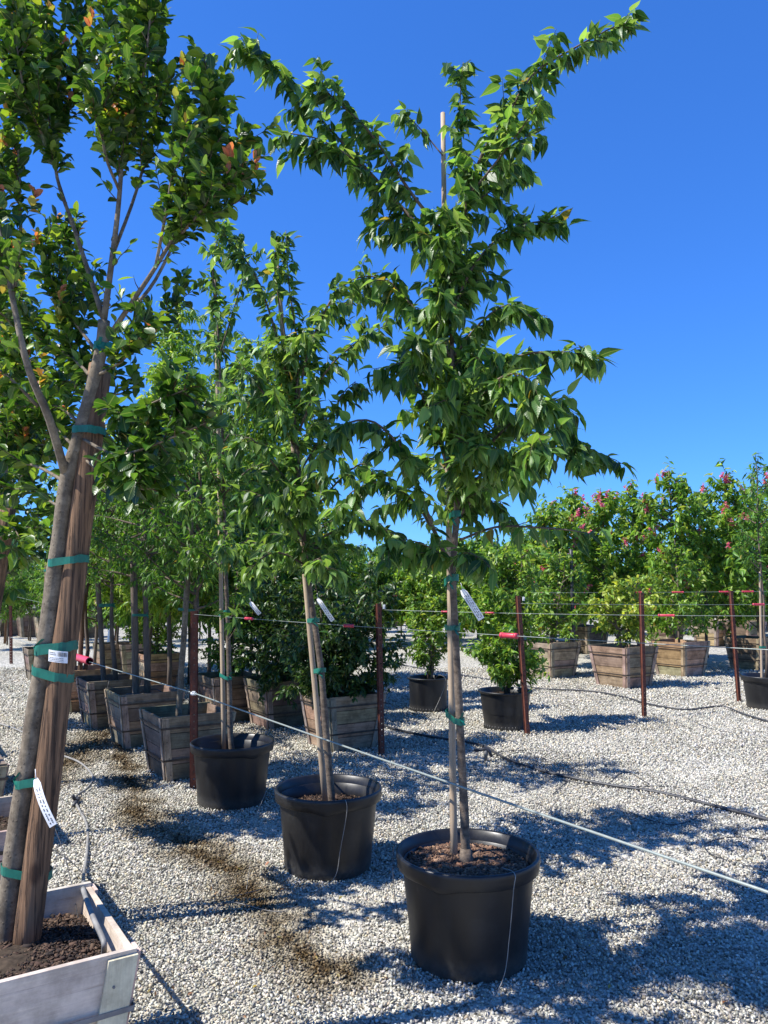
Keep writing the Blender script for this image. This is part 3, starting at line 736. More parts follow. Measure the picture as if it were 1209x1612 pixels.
# fat red sleeve on the cable by the near pole
pz = onw(wB0, wB1, 110)
dB = (wB1 - wB0).normalized(); mb = MB(pz); a = pz.copy(); b = onw(wB0, wB1, 141)
rr = .046
prof = [rr * .9, rr, rr, rr]
mb.tube([a, a + dB * .02, b - dB * .03, b], prof, 16, False); mb.tube([b, b - dB * .02], [rr * .78, rr * .74], 16, False); mb.tube([b - dB * .001, b + dB * .001], [rr, rr * .78], 16, False)
o = mb.build('wire_sleeve', M_RED, None, loc=pz); tag(o, 'fat red sleeve on the thick cable right of the near brown pole', 'wire sleeve', 'red plastic sleeves on the trellis wires')

# ------------------------------------------------------------------ stakes, ties, tags
def pole(name, label, a, b, r0, r1, m, cat='stake', group=None, sides=12, wob=0.0, seed=0):
    t = thing(name, label, cat, a, 0, group); mb = MB(a); rng = random.Random(seed)
    n = 14; pts = [a.lerp(b, i / n) + Vector((rng.uniform(-wob, wob), rng.uniform(-wob, wob), 0)) for i in range(n + 1)]
    mb.tube(pts, [r0 + (r1 - r0) * i / n for i in range(n + 1)], sides, lump=.025); mb.build('shaft', m, t)
    return t
def tie(parent, c1, r1, c2, r2, h=.012, seed=0, ends=True):
    """ribbon round a stake and a trunk"""
    rng = random.Random(seed); mb = MB(parent.location); d = (c2 - c1); d.z = 0; L = d.length; d = d.normalized() if L > 1e-6 else Vector((1, 0, 0)); nrm = Vector((-d.y, d.x, 0))
    ring = []
    for k in range(13): a = math.pi / 2 + math.pi * k / 12; ring.append(c1 + d * math.cos(a) * (r1 + .0035) + nrm * math.sin(a) * (r1 + .0035))
    for k in range(13): a = -math.pi / 2 + math.pi * k / 12; ring.append(c2 + d * math.cos(a) * (r2 + .0035) + nrm * math.sin(a) * (r2 + .0035))
    N = len(ring); vs = []; tl = rng.uniform(-.25, .25)
    for i, p in enumerate(ring):
        sl = Vector((0, 0, tl * (p - c1).dot(d)))
        hj = h * rng.uniform(.84, 1.06); zj = rng.uniform(-.0014, .0014)
        for zz, e in ((-hj + zj, 0), (hj + zj, 0), (hj + zj, .0014), (-hj + zj, .0014)):
            q = p - (c1 + c2) / 2; q.z = 0; q = q.normalized() * e; vs.append(p + q + sl + Vector((0, 0, zz)))
    fs = []
    for i in range(N):
        j = (i + 1) % N
        for k in range(4): k2 = (k + 1) % 4; fs.append((i * 4 + k, j * 4 + k, j * 4 + k2, i * 4 + k2))
    mb.add(vs, fs)
    if ends:     # loose knot ends
        b = ring[rng.choice((15, 18, 21))]
        for s_ in (-1, 1):
            q0 = b; q1 = b + Vector((rng.uniform(.005, .02), -.012, s_ * .014)); q2 = q1 + Vector((rng.uniform(0, .015), 0, s_ * .014)); w = Vector((0, .001, .006))
            w = Vector((.005, .003, 0)); mb.add([q0 - w, q0 + w, q1 + w, q1 - w, q2 + w, q2 - w], [(0, 1, 2, 3), (3, 2, 4, 5)])
    return mb.build('tie_tape', M_TAPE, parent, False)
def ribbon_tag(name, label, a, b, w, lines=3, cat='plant tag', bend=.01, face=None):
    """hanging white label strip with rows of small print"""
    t = thing(name, label, cat, a); d = (b - a); L = d.length; d.normalize(); n = face or Vector((0, -1, 0)); n = (n - d * n.dot(d)).normalized(); s = d.cross(n)
    mb = MB(a); N = 8; vs = []
    for i in range(N + 1):
        u = i / N; p = a + d * L * u + n * bend * math.sin(u * 3.1); ww = w * (1 if u > .12 else .55)
        for e in (0, -.0012): vs += [p - s * ww / 2 + n * e, p + s * ww / 2 + n * e]
    fs = []
    for i in range(N): k = i * 4; fs += [(k, k + 4, k + 5, k + 1), (k + 2, k + 3, k + 7, k + 6), (k, k + 2, k + 6, k + 4), (k + 1, k + 5, k + 7, k + 3)]
    mb.add(vs, fs); st = mb.build('strip', M_WHITEP, t, False)
    pr = MB(a); rng = random.Random(7)
    for r in range(lines):
        off = (-.5 + (r + 1) / (lines + 1)) * w; u = .2
        while u < .93:
            l = rng.uniform(.012, .035); u2 = min(u + l, .95)
            p = lambda uu: a + d * L * uu + n * (bend * math.sin(uu * 3.1) + .0008)
            hh = w / (lines + 1) * .22
            pr.add([p(u) + s * (off - hh), p(u2) + s * (off - hh), p(u2) + s * (off + hh), p(u) + s * (off + hh)], [(0, 1, 2, 3)]); u = u2 + rng.choice((.012, .02, .05))
    pr.build('print', M_INK, t, False)
    sm = MB(a); sm.tube([a + Vector((-.004, .004, .03)), a + Vector((0, 0, .01)), a + d * .006], .0012, 5); sm.build('tie_loop', M_WHITEP, t)
    return t

# ------------------------------------------------------------------ trees drawn limb by limb
class PxTree:
    def __init__(s, label, base, Y, seed, barkm, twigm, leafm, tmpl, cat='tree', name='tree', group=None):
        s.base = base; s.Y = Y; s.t = thing(name, label, cat, base, 0, group); s.rng = np.random.default_rng(seed)
        s.tr = MB(base); s.tw = s.tr; s.lv = Leaves(seed + 1); s.m = (barkm, twigm, leafm, tmpl)
    def pts(s, px, base_dy=0.0):
        out = []
        for i, p in enumerate(px): out.append(P(p[0], p[1], s.Y + base_dy + (p[2] if len(p) > 2 else 0)))
        return catmull(out, 4)
    def trunk(s, px, r0, r1, sides=10):
        q = s.pts(px); n = len(q); s.tr.tube(q, [r0 * (1 + .5 * math.exp(-i / 1.2) * .5) + (r1 - r0) * (i / (n - 1)) ** .8 for i in range(n)], sides, lump=.05); return q
    def limb(s, px, r0, r1, start=.15, every=.06, tl=.16, kw=None, own=True, droop=.25, fwd=.7, up=0.0, sub=0, cont=True):
        q = s.pts(px); n = len(q)
        if r0 > .005: s.tr.tube(q, [r0 + (r1 - r0) * i / (n - 1) for i in range(n)], 7)
        else: s.tw.tube(q, [r0 + (r1 - r0) * i / (n - 1) for i in range(n)], 6)
        if kw:
            twigs(s.rng, s.tw, s.lv, q, start, every, tl, .0022, kw, droop, fwd, up, sub)
            if own: s.lv.along(q, **{**kw, 'start': start})
        return q
    def done(s, width=1.0):
        s.tr.build('trunk', s.m[0], s.t)
        o = s.lv.build('crown', s.m[3], s.m[2], s.t, s.base, width); print(s.t['label'][:30], len(o.data.vertices) // len(s.m[3][0]), 'leaves'); return s.t

# --- main cherry in the nearest pot
GC = 'cherry trees in the front row of black pots'
Y1 = C1.y + .02
s1a = Vector((G(715, 1350, .375).x, G(715, 1350, .375).y, .30)); s1b = P(697, 178, s1a.y + .04)
ST1 = pole('stake', 'tall pale stake of the nearest potted tree, its bare tip above the leaves', s1a, s1b, .0165, .0115, M_STAKE, group='tree stakes', wob=.001)
b1 = Vector((G(734, 1362, .375).x, G(734, 1362, .375).y, .30))
T1 = PxTree('tall cherry tree in the nearest black pot, long arching limbs against open sky', b1, b1.y, 101, M_BARK, M_TWIG, M_LEAF, T_CHERRY, group=GC)
tk1 = [(734, 1385, 0), (733, 1345, 0), (731, 1280, 0), (727, 1200, 0), (721, 1080, 0), (716, 980, 0), (713, 900, 0), (718, 820, 0), (720, 740, 0), (716, 650, 0), (712, 560, 0), (709, 470, 0), (706, 400, 0), (703, 340, 0)]
T1.trunk(tk1, .0225, .008)
T1.tr.tube([P(734, 1375, b1.y), P(734, 1352, b1.y), P(733, 1335, b1.y)], [.034, .031, .023], 12)
k = dict(spacing=.0086, size=.094, pal=PAL_CH, droop=.65, spread=.65, jit=.36)
L = T1.limb
L([(706, 420), (655, 352, .05), (590, 280, .1), (530, 215, .12), (470, 150, .1), (420, 95, .05), (374, 66, 0)], .011, .002, .12, .055, .17, k)
L([(700, 370), (648, 305, -.05), (605, 240, -.1), (570, 195, -.12), (520, 150, -.12), (492, 125, -.12)], .009, .002, .2, .06, .15, k)
L([(620, 310, .05), (570, 262, -.05), (510, 222, -.1), (446, 208, -.15)], .006, .002, .1, .055, .15, k)
L([(697, 245), (668, 210, .02), (640, 182, .04), (622, 178, .05)], .004, .0015, .35, .08, .09, k)
L([(707, 430), (733, 330, -.03), (760, 240, -.05), (800, 180, -.05), (838, 118, 0), (900, 78, .05), (955, 48, .08), (992, 30, .1)], .011, .002, .1, .055, .16, k)
L([(728, 340, 0), (727, 250, .05), (724, 170, .05), (729, 98, .05)], .006, .0015, .15, .06, .11, k)
L([(745, 300, -.05), (785, 250, -.15), (830, 190, -.2), (856, 148, -.2)], .006, .0015, .1, .05, .15, k)
L([(745, 320, -.05), (785, 290, .1), (812, 250, .2)], .004, .0015, .1, .05, .14, k)
L([(713, 490), (745, 420, .0), (790, 370, .05), (840, 350, .1), (886, 350, .12)], .008, .002, .15, .055, .15, k)
L([(716, 560), (755, 510, -.15), (800, 480, -.25), (845, 505, -.3)], .007, .002, .15, .05, .15, k)
L([(718, 660), (760, 600, -.15), (820, 560, -.3), (880, 555, -.35), (920, 560, -.35), (945, 564, -.35)], .009, .002, .12, .05, .17, k)
L([(720, 700), (770, 610, -.3), (820, 590, -.5), (860, 640, -.55)], .008, .002, .15, .05, .16, k)
L([(722, 770), (780, 690, -.1), (850, 640, -.1), (900, 680, -.1), (925, 720, -.1)], .009, .002, .15, .055, .16, k)
L([(724, 810), (780, 745, .05), (850, 710, .1), (910, 705, .1), (963, 722, .1)], .009, .002, .15, .05, .16, k)
L([(722, 740), (770, 680, .2), (830, 650, .35), (890, 640, .35)], .008, .002, .15, .05, .17, k)
L([(722, 780), (790, 720, -.4), (850, 690, -.6)], .007, .002, .15, .05, .16, k)
L([(718, 640), (750, 600, .3), (800, 560, .5)], .007, .002, .15, .05, .16, k)
L([(716, 600), (680, 560, -.4), (650, 540, -.55)], .007, .002, .15, .05, .16, k)
L([(724, 850), (780, 830, -.3), (840, 830, -.45), (900, 835, -.5), (935, 842, -.5)], .006, .002, .25, .07, .11, {**k, 'spacing': .028})
L([(712, 620), (670, 580, -.2), (625, 572, -.3), (592, 600, -.32)], .007, .002, .25, .06, .12, k)
L([(706, 890), (670, 800, -.2), (640, 720, -.35), (590, 665, -.45), (540, 670, -.5), (522, 705, -.5)], .009, .002, .35, .05, .16, k)
L([(706, 880), (660, 800, .1), (610, 760, .15), (560, 770, .15), (535, 800, .15)], .007, .002, .25, .055, .14, k)
L([(709, 560), (665, 500, .1), (630, 460, .15), (610, 440, .15)], .007, .002, .15, .055, .14, k)
L([(712, 760), (680, 660, 0), (650, 590, .05), (635, 540, .05)], .008, .002, .2, .055, .14, k)
L([(708, 890), (670, 870, -.2), (640, 880, -.3)], .004, .0015, .3, .08, .1, k)
L([(712, 880), (735, 870, -.35), (760, 880, -.5)], .004, .0015, .3, .08, .1, k)
L([(712, 910), (690, 870, -.2), (640, 850, -.3), (600, 862, -.35)], .004, .0015, .3, .08, .11, k)
L([(712, 460), (690, 400, .2), (660, 360, .3), (620, 350, .35)], .006, .0015, .2, .055, .13, k)
for (y0, x1, y1, dz) in ((800, 770, 760, .5), (760, 660, 720, .45), (700, 740, 640, .55), (640, 690, 590, .5), (580, 750, 520, .4), (520, 690, 460, -.35), (470, 740, 400, .35), (430, 690, 370, -.3), (680, 700, 630, -.5), (740, 760, 700, -.5), (400, 720, 350, -.25), (820, 790, 790, .3)):
    L([(716, y0, 0), ((716 + x1) / 2, (y0 + y1) / 2 - 15, dz * .55), (x1, y1, dz)], .006, .0015, .15, .05, .15, k)
q = T1.pts(tk1[9:]); twigs(T1.rng, T1.tw, T1.lv, q, 0.0, .020, .17, .0022, k)
q = T1.pts(tk1[7:10]); twigs(T1.rng, T1.tw, T1.lv, q, 0.0, .032, .18, .0022, k)
T1.done()
def trunk_at(tree, py_list, px, Y): return P(px, py_list, Y)
def tie_px(parent, sx, tx, py, Ys, Yt, rs, rt, h, seed):
    a = P(sx, py, Ys); b = P(tx, py, Yt); b.z = a.z; tie(parent, a, rs, b, rt, h, seed)
for (sx, tx, py, hh) in ((708, 723, 1123, .015), (707, 716, 987, .012), (706, 714, 918, .016), (703, 719, 727, .012), (704, 718, 822, .014)):
    tie_px(ST1, sx, tx, py, s1a.y + .02, b1.y, .016, .0195, hh, py)
ribbon_tag('plant_tag', 'white printed tag hanging from the nearest potted tree', P(727, 928, b1.y - .06), P(758, 975, b1.y - .07), .030, 3)

# --- second cherry
Y2 = C2.y
s2a = Vector((G(513, 1252, .375).x, G(513, 1252, .375).y - .0, .30)); s2b = P(434, 398, s2a.y + .05)
ST2 = pole('stake', 'pale stake leaning left from the middle front pot', s2a, s2b, .017, .014, M_STAKE, group='tree stakes', wob=.001)
b2 = Vector((G(522, 1256, .375).x, G(522, 1256, .375).y, .30))
T2 = PxTree('cherry tree leaning left in the middle of the front three pots', b2, b2.y, 202, M_BARK, M_TWIG, M_LEAF, T_CHERRY, group=GC)
T2.trunk([(524, 1285), (521, 1245), (513, 1150), (505, 1050), (492, 960), (484, 900), (476, 820), (470, 740), (463, 660), (457, 600), (452, 540)], .024, .008)
k = dict(spacing=.0118, size=.092, pal=PAL_CH, droop=.6, spread=.6, jit=.36); L = T2.limb
L([(455, 560), (440, 480, -.06), (432, 420, -.08), (436, 378, -.06)], .005, .0015, .5, .045, .13, k)
L([(463, 640), (470, 560, 0), (455, 450, 0), (450, 362, 0)], .008, .0015, .2, .06, .13, k)
L([(458, 620), (430, 510, .05), (400, 430, .1), (365, 385, .1), (345, 362, .1)], .009, .002, .2, .06, .15, k)
L([(466, 640), (490, 540, -.1), (530, 460, -.1), (575, 435, -.1), (615, 448, -.1), (645, 480, -.1)], .009, .002, .15, .05, .17, k)
L([(470, 680), (510, 590, -.2), (560, 540, -.3), (610, 510, -.3)], .008, .002, .15, .05, .17, k)
L([(466, 600), (510, 500, .2), (560, 470, .3), (600, 460, .3)], .007, .002, .15, .055, .16, k)
L([(474, 740), (510, 680, .1), (540, 620, .2), (560, 600, .2)], .007, .002, .15, .055, .15, k)
L([(480, 820), (530, 760, -.1), (570, 730, -.2), (590, 750, -.2)], .008, .002, .15, .055, .16, k)
L([(484, 860), (540, 830, 0), (590, 820, 0), (620, 850, 0)], .008, .002, .15, .055, .16, k)
L([(462, 700), (430, 640, -.2), (400, 600, -.3), (370, 560, -.3)], .008, .002, .15, .055, .16, k)
L([(470, 780), (430, 730, -.2), (395, 690, -.3), (370, 700, -.3)], .008, .002, .15, .055, .16, k)
L([(478, 850), (440, 800, -.2), (410, 780, -.3), (385, 800, -.3)], .008, .002, .15, .055, .16, k)
L([(482, 890), (440, 870, -.1), (410, 880, -.2), (385, 910, -.2)], .007, .002, .15, .055, .14, k)
L([(480, 900), (500, 880, -.4), (520, 900, -.5)], .006, .002, .2, .055, .14, k)
for (y0, x1, y1, dz) in ((880, 520, 850, .5), (840, 450, 800, .5), (790, 510, 740, -.4), (760, 450, 700, .5), (720, 500, 660, .5), (700, 440, 640, -.4), (660, 490, 600, .4), (620, 440, 560, .3), (820, 480, 780, -.5), (580, 480, 520, -.3), (870, 560, 860, .4), (900, 540, 900, .3), (880, 430, 840, .3)):
    x0 = 452 + (y0 - 540) * .09
    L([(x0, y0, 0), ((x0 + x1) / 2, (y0 + y1) / 2 - 10, dz * .55), (x1, y1, dz)], .006, .0015, .15, .05, .17, k)
q = T2.pts([(482, 900), (470, 740), (457, 600), (452, 540)]); twigs(T2.rng, T2.tw, T2.lv, q, 0.0, .018, .18, .0022, k)
T2.done()
for (sx, tx, py, hh) in ((497, 506, 1057, .013), (488, 496, 977, .012), (484, 489, 905, .011)):
    tie_px(ST2, sx, tx, py, s2a.y + .02, b2.y, .017, .022, hh, py)
ribbon_tag('plant_tag', 'clear white tag hanging right of the leaning tree', P(500, 942, b2.y - .06), P(524, 977, b2.y - .06), .026, 2)

# --- third cherry
s3a = Vector((G(353, 1170, .375).x, G(353, 1170, .375).y, .30)); s3b = P(339, 440, s3a.y + .05)
ST3 = pole('stake', 'straight slender stake in the farthest of the front three pots', s3a, s3b, .018, .014, M_STAKE, group='tree stakes', wob=.001)
b3 = Vector((G(366, 1172, .375).x, G(366, 1172, .375).y, .30))
T3 = PxTree('slender upright cherry tree in the pot beside the rusty perforated post', b3, b3.y, 303, M_BARK, M_TWIG, M_LEAF, T_CHERRY, group=GC)
T3.trunk([(367, 1195), (363, 1160), (361, 1080), (359, 1000), (356, 920), (354, 840), (352, 760), (350, 680), (347, 600), (343, 520), (338, 440)], .024, .007)
k = dict(spacing=.0142, size=.094, pal=PAL_CH, droop=.6, spread=.6, jit=.36); L = T3.limb
L([(343, 520), (335, 440, 0), (340, 385, 0), (350, 358, 0)], .007, .0015, .1, .055, .17, k)
L([(345, 560), (370, 480, -.1), (385, 420, -.2), (375, 380, -.2)], .007, .002, .15, .055, .2, k)
L([(348, 640), (380, 580, -.2), (395, 540, -.2)], .007, .002, .15, .055, .2, k)
L([(350, 700), (390, 640, -.2), (410, 610, -.3)], .007, .002, .15, .055, .2, k)
L([(352, 780), (390, 740, -.1), (420, 730, -.1)], .007, .002, .15, .055, .2, k)
L([(354, 840), (310, 790, -.2), (290, 800, -.3)], .007, .002, .15, .055, .2, k)
L([(352, 780), (320, 720, -.2), (300, 700, -.3)], .007, .002, .15, .055, .2, k)
L([(356, 900), (390, 860, -.2), (430, 850, -.3)], .007, .002, .15, .055, .2, k)
L([(358, 980), (390, 930, -.1), (400, 910, -.2)], .004, .0015, .25, .1, .15, k)
L([(356, 900), (320, 870, 0), (295, 870, 0)], .006, .002, .15, .055, .2, k)
L([(358, 1010), (375, 980, -.2), (365, 965, -.3)], .004, .0015, .35, .1, .14, k)
for (y0, x1, y1, dz) in ((860, 370, 820, .5), (800, 330, 760, .5), (740, 380, 700, .5), (680, 330, 640, .4), (620, 360, 580, .5), (560, 340, 520, .4), (880, 350, 860, -.6), (650, 370, 620, -.5)):
    L([(352, y0, 0), ((352 + x1) / 2, (y0 + y1) / 2 - 10, dz * .55), (x1, y1, dz)], .006, .0015, .15, .055, .19, k)
q = T3.pts([(354, 860), (350, 700), (345, 560), (338, 440)]); twigs(T3.rng, T3.tw, T3.lv, q, 0.0, .035, .2, .0022, k)
T3.done()
for (sx, tx, py, hh) in ((350, 359, 1062, .014), (349, 357, 967, .014), (347, 355, 879, .012)):
    tie_px(ST3, sx, tx, py, s3a.y + .01, b3.y, .018, .022, hh, py)
ribbon_tag('plant_tag', 'small white tag on the slender upright cherry tree', P(394, 948, b3.y - .3), P(409, 967, b3.y - .3), .03, 2)

# --- near crape myrtle in the whitewashed box
b0 = Vector((G(12, 1478, .43).x, G(12, 1478, .43).y, .38)); Y0 = b0.y
p0a = Vector((G(38, 1484, .43).x, G(38, 1484, .43).y - .0, .34)); p0b = P(158, 575, p0a.y + .06)
GM = 'crape myrtles in the near left boxes'
PO0 = pole('stake', 'thick brown wooden pole tied beside the near left tree', p0a, p0b, .043, .040, M_POLE, 'stake', None, 18, .0012)
T0 = PxTree('near left crape myrtle with glossy oval leaves and orange new tips', b0, Y0, 404, M_SMOOTH, M_DARKBARK, M_MYRT, T_MYRT, group=GM)
T0.trunk([(2, 1520), (12, 1450), (30, 1300), (48, 1180), (66, 1060), (82, 940), (95, 840), (106, 755), (124, 690), (143, 620), (160, 545), (164, 505)], .040, .020, 14)
k = dict(spacing=.0105, size=.052, pal=PAL_MY, droop=-.1, spread=.9, jit=.4, tip=(PAL_ORANGE, .05), updir=.3); L = T0.limb
kk = dict(kw=k, droop=-.12, fwd=.8, up=.5)
L([(163, 510), (175, 420, 0), (186, 330, 0), (193, 240, 0), (200, 140, 0), (207, 40, 0), (210, -70, 0)], .012, .0025, .42, .017, .2, **kk)
L([(178, 400), (215, 300, .12), (240, 200, .15), (250, 110, .15), (240, 20, .15)], .007, .002, .3, .022, .22, **kk)
L([(188, 300), (165, 240, -.1), (160, 160, -.15), (170, 60, -.15), (170, -40, -.15)], .006, .002, .2, .022, .2, **kk)
L([(162, 500), (140, 430, .06), (115, 355, .1), (90, 280, .12), (82, 200, .12), (72, 100, .12), (60, -50, .12)], .010, .0025, .5, .018, .2, **kk)
L([(84, 230, .12), (110, 170, .2), (125, 90, .2), (120, 0, .2)], .006, .002, .1, .02, .2, **kk)
L([(84, 240, .12), (50, 180, -.0), (30, 100, -.1), (20, 0, -.1)], .006, .002, .1, .02, .2, **kk)
L([(168, 535), (205, 480, -.06), (245, 420, -.1), (280, 360, -.12), (310, 290, -.12), (330, 210, -.12), (335, 140, -.12)], .010, .002, .4, .017, .18, **kk)
L([(205, 490, -.05), (245, 440, .05), (290, 350, .1), (320, 300, .1), (365, 250, .1), (385, 220, .1)], .007, .002, .4, .019, .17, **kk)
L([(245, 420, -.1), (262, 330, -.2), (275, 250, -.25), (290, 190, -.25)], .006, .002, .2, .022, .19, **kk)
L([(300, 320, .1), (315, 250, .2), (330, 180, .25), (325, 110, .25)], .006, .002, .05, .02, .18, **kk)
L([(275, 380, -.1), (310, 340, -.2), (345, 300, -.25), (370, 270, -.25)], .006, .002, .1, .02, .17, **kk)
L([(172, 480, 0), (140, 470, .3), (110, 420, .4), (95, 360, .4)], .006, .002, .2, .022, .17, **kk)
L([(160, 540, 0), (215, 540, .2), (260, 500, .3), (285, 460, .3)], .005, .002, .2, .03, .14, **kk)
L([(150, 580, 0), (110, 600, .25), (60, 590, .4), (20, 560, .4)], .005, .002, .1, .02, .2, **kk)
L([(135, 660, 0), (100, 690, .15), (60, 700, .25), (20, 680, .3)], .005, .002, .2, .02, .17, **kk)
L([(30, 520, .08), (-10, 480, -.1), (-40, 420, -.15)], .005, .002, .1, .022, .2, **kk)
L([(200, 200, 0), (225, 120, -.2), (235, 40, -.25), (240, -30, -.25)], .006, .002, .1, .02, .2, **kk)
L([(75, 190, .12), (60, 120, .3), (50, 40, .35), (45, -40, .35)], .006, .002, .05, .02, .22, **kk)
L([(290, 360, .1), (330, 330, .05), (370, 320, 0), (392, 300, 0)], .005, .0015, .1, .03, .12, **kk)
L([(105, 752), (78, 660, -.12), (45, 580, -.2), (22, 480, -.22), (2, 375, -.2), (-25, 250, -.1)], .016, .005, .62, .022, .22, **kk)
L([(20, 470, .08), (32, 380, .0), (30, 280, -.05), (25, 160, -.05), (15, 40, -.05)], .008, .002, .35, .024, .17, **kk)
L([(0, 370, .1), (-30, 300, .0), (-60, 180, 0), (-70, 40, 0)], .008, .002, .1, .03, .18, **kk)
L([(60, 640, .05), (10, 590, 0), (-40, 560, 0)], .007, .002, .2, .03, .16, **kk)
L([(158, 560, 0), (120, 510, .1), (85, 450, .15), (65, 380, .15)], .007, .002, .25, .022, .15, **kk)
L([(150, 600, 0), (110, 560, .12), (60, 530, .2), (30, 470, .2)], .007, .002, .2, .024, .16, **kk)
L([(145, 630, 0), (130, 560, .15), (105, 500, .2), (90, 440, .2)], .005, .002, .3, .028, .13, **kk)
L([(130, 670, 0), (90, 640, .1), (40, 640, .15), (0, 620, .15)], .006, .002, .2, .024, .16, **kk)
L([(118, 705, 0), (70, 660, .2), (30, 690, .3), (-20, 690, .3)], .006, .002, .15, .024, .16, **kk)
L([(105, 760, 0), (60, 735, .1), (20, 725, .15), (-30, 700, .15)], .007, .002, .25, .024, .15, **kk)
L([(98, 800, 0), (60, 780, .2), (20, 770, .3), (-20, 790, .3)], .005, .002, .2, .03, .14, **kk)
L([(155, 590, 0), (190, 570, -.15), (215, 540, -.2), (235, 520, -.2)], .006, .002, .2, .022, .13, **kk)
L([(150, 620, 0), (190, 620, .1), (220, 600, .2)], .005, .002, .2, .026, .14, **kk)
ks = dict(kw={**k, 'spacing': .022, 'tip': None}, droop=-.05, fwd=.6, up=.3, own=False)
L([(163, 510), (175, 420, 0), (186, 330, 0), (193, 240, 0)], .0051, .0050, .05, .055, .11, **ks)
L([(162, 500), (140, 430, .06), (115, 355, .1), (90, 280, .12)], .0051, .0050, .05, .06, .10, **ks)
L([(168, 535), (205, 480, -.06), (245, 420, -.1), (280, 360, -.12)], .0051, .0050, .1, .06, .10, **ks)
L([(78, 660, -.12), (45, 580, -.2), (22, 480, -.22), (2, 375, -.2)], .0051, .0050, .05, .09, .10, **ks)
kd = dict(kw={**k, 'tip': None, 'pal': PAL_MY[:4], 'droop': .15, 'size': .066}, droop=.15, fwd=.7, up=.0)
L([(128, 690, 0), (180, 715, -.15), (230, 705, -.25), (290, 680, -.3), (325, 665, -.3)], .006, .002, .25, .024, .13, **kd)
L([(130, 720, 0), (180, 760, -.1), (230, 770, -.2), (260, 760, -.2)], .005, .002, .25, .026, .13, **kd)
L([(145, 640, 0), (200, 650, -.2), (250, 630, -.3), (300, 610, -.3)], .005, .002, .25, .024, .13, **kd)
L([(130, 700, 0), (170, 680, .2), (220, 690, .3), (270, 720, .3)], .005, .002, .25, .026, .14, **kd)
T0.done()
def poleat(py): u = (1484 - py) / (1484 - 575.); return 38 + (158 - 38) * u
for i, (py, tx, rt, hh) in enumerate(((1373, 22, .036, .014), (1225, 43, .034, .014), (1063, 68, .032, .015), (1018, 72, .031, .017), (882, 92, .029, .014), (679, 128, .026, .013), (548, 160, .022, .014))):
    tie_px(PO0, poleat(py) + (6 if py > 1300 else 0), tx, py, p0a.y + .03, Y0, .0425, rt, hh, i)
ribbon_tag('plant_tag', 'long crumpled white tag hanging on the near left tree', P(56, 1226, p0a.y - .06), P(84, 1300, p0a.y - .10), .026, 2, bend=.012)
# barcode sticker
a = P(93, 1033, p0a.y - .030); t = thing('barcode_sticker', 'white barcode label wrapped on the thick brown pole below green tape', 'label', a)
mb = MB(a); n = 8; w = .064; h = .038; vs = []
for i in range(n + 1):
    x = -w / 2 + w * i / n; y = -.016 * math.cos(x / w * 2.2)
    for z in (-h / 2, h / 2): vs.append(a + Vector((x, y, z - x * .12)))
mb.add(vs, [(2 * i, 2 * i + 2, 2 * i + 3, 2 * i + 1) for i in range(n)]); mb.build('paper', M_WHITEP, t)
pr = MB(a); rg = random.Random(4)
def stk(x0, x1, z0, z1):
    y = lambda x: -.016 * math.cos(x / w * 2.2) - .0008
    pr.add([a + Vector((x0, y(x0), z0 - x0 * .12)), a + Vector((x1, y(x1), z0 - x1 * .12)), a + Vector((x1, y(x1), z1 - x1 * .12)), a + Vector((x0, y(x0), z1 - x0 * .12))], [(0, 1, 2, 3)])
x = .002
while x < .029: ww = rg.choice((.0006, .0012, .0018)); stk(x, x + ww, .001, .015); x += ww + rg.choice((.0006, .0012))
for r in range(3):
    x = -.029
    while x < .02: ww = rg.uniform(.002, .007); stk(x, x + ww, -.006 - r * .005, -.0045 - r * .005); x += ww + .0012
for r in range(2):
    x = -.029
    while x < -.006: ww = rg.uniform(.002, .005); stk(x, x + ww, .010 - r * .006, .0122 - r * .006); x += ww + .0012
pr.build('print', M_INK, t, False)

# --- next myrtle behind it at the left edge
b00 = Vector((c00.x - .02, c00.y, .38)); Yb = b00.y
T00 = PxTree('second crape myrtle at the left edge behind the near one', b00, Yb, 505, M_SMOOTH, M_DARKBARK, M_MYRT, T_MYRT, group=GM)
px0 = proj(b00)
T00.trunk([(px0[0], px0[1] + 15), (-40, 1150), (-18, 1000), (-2, 880), (15, 780)], .033, .02, 12)
kk = dict(kw={**k, 'spacing': .014, 'size': .066}, droop=-.1, fwd=.85, up=.4)
for pl in ([(5, 850), (20, 830, -.2), (32, 850, -.3)], [(10, 800), (40, 740, -.2), (60, 680, -.2), (65, 600, -.2)], [(12, 790), (10, 700, .1), (20, 600, .1), (30, 480, .1)], [(15, 780), (70, 720, .2), (100, 650, .2), (110, 560, .2)], [(0, 850), (-40, 760, 0), (-60, 640, 0)], [(0, 870), (25, 860, .2), (30, 880, .3)]):
    T00.limb(pl, .009, .002, .25, .03, .18, **kk)
T00.done()
q0 = P(px0[0] - 10, px0[1] + 5, Yb - .09); PO00 = pole('stake', 'brown pole tied to the tree at the left edge', q0, P(12, 800, Yb - .09), .04, .038, M_POLE, 'stake', None, 14)

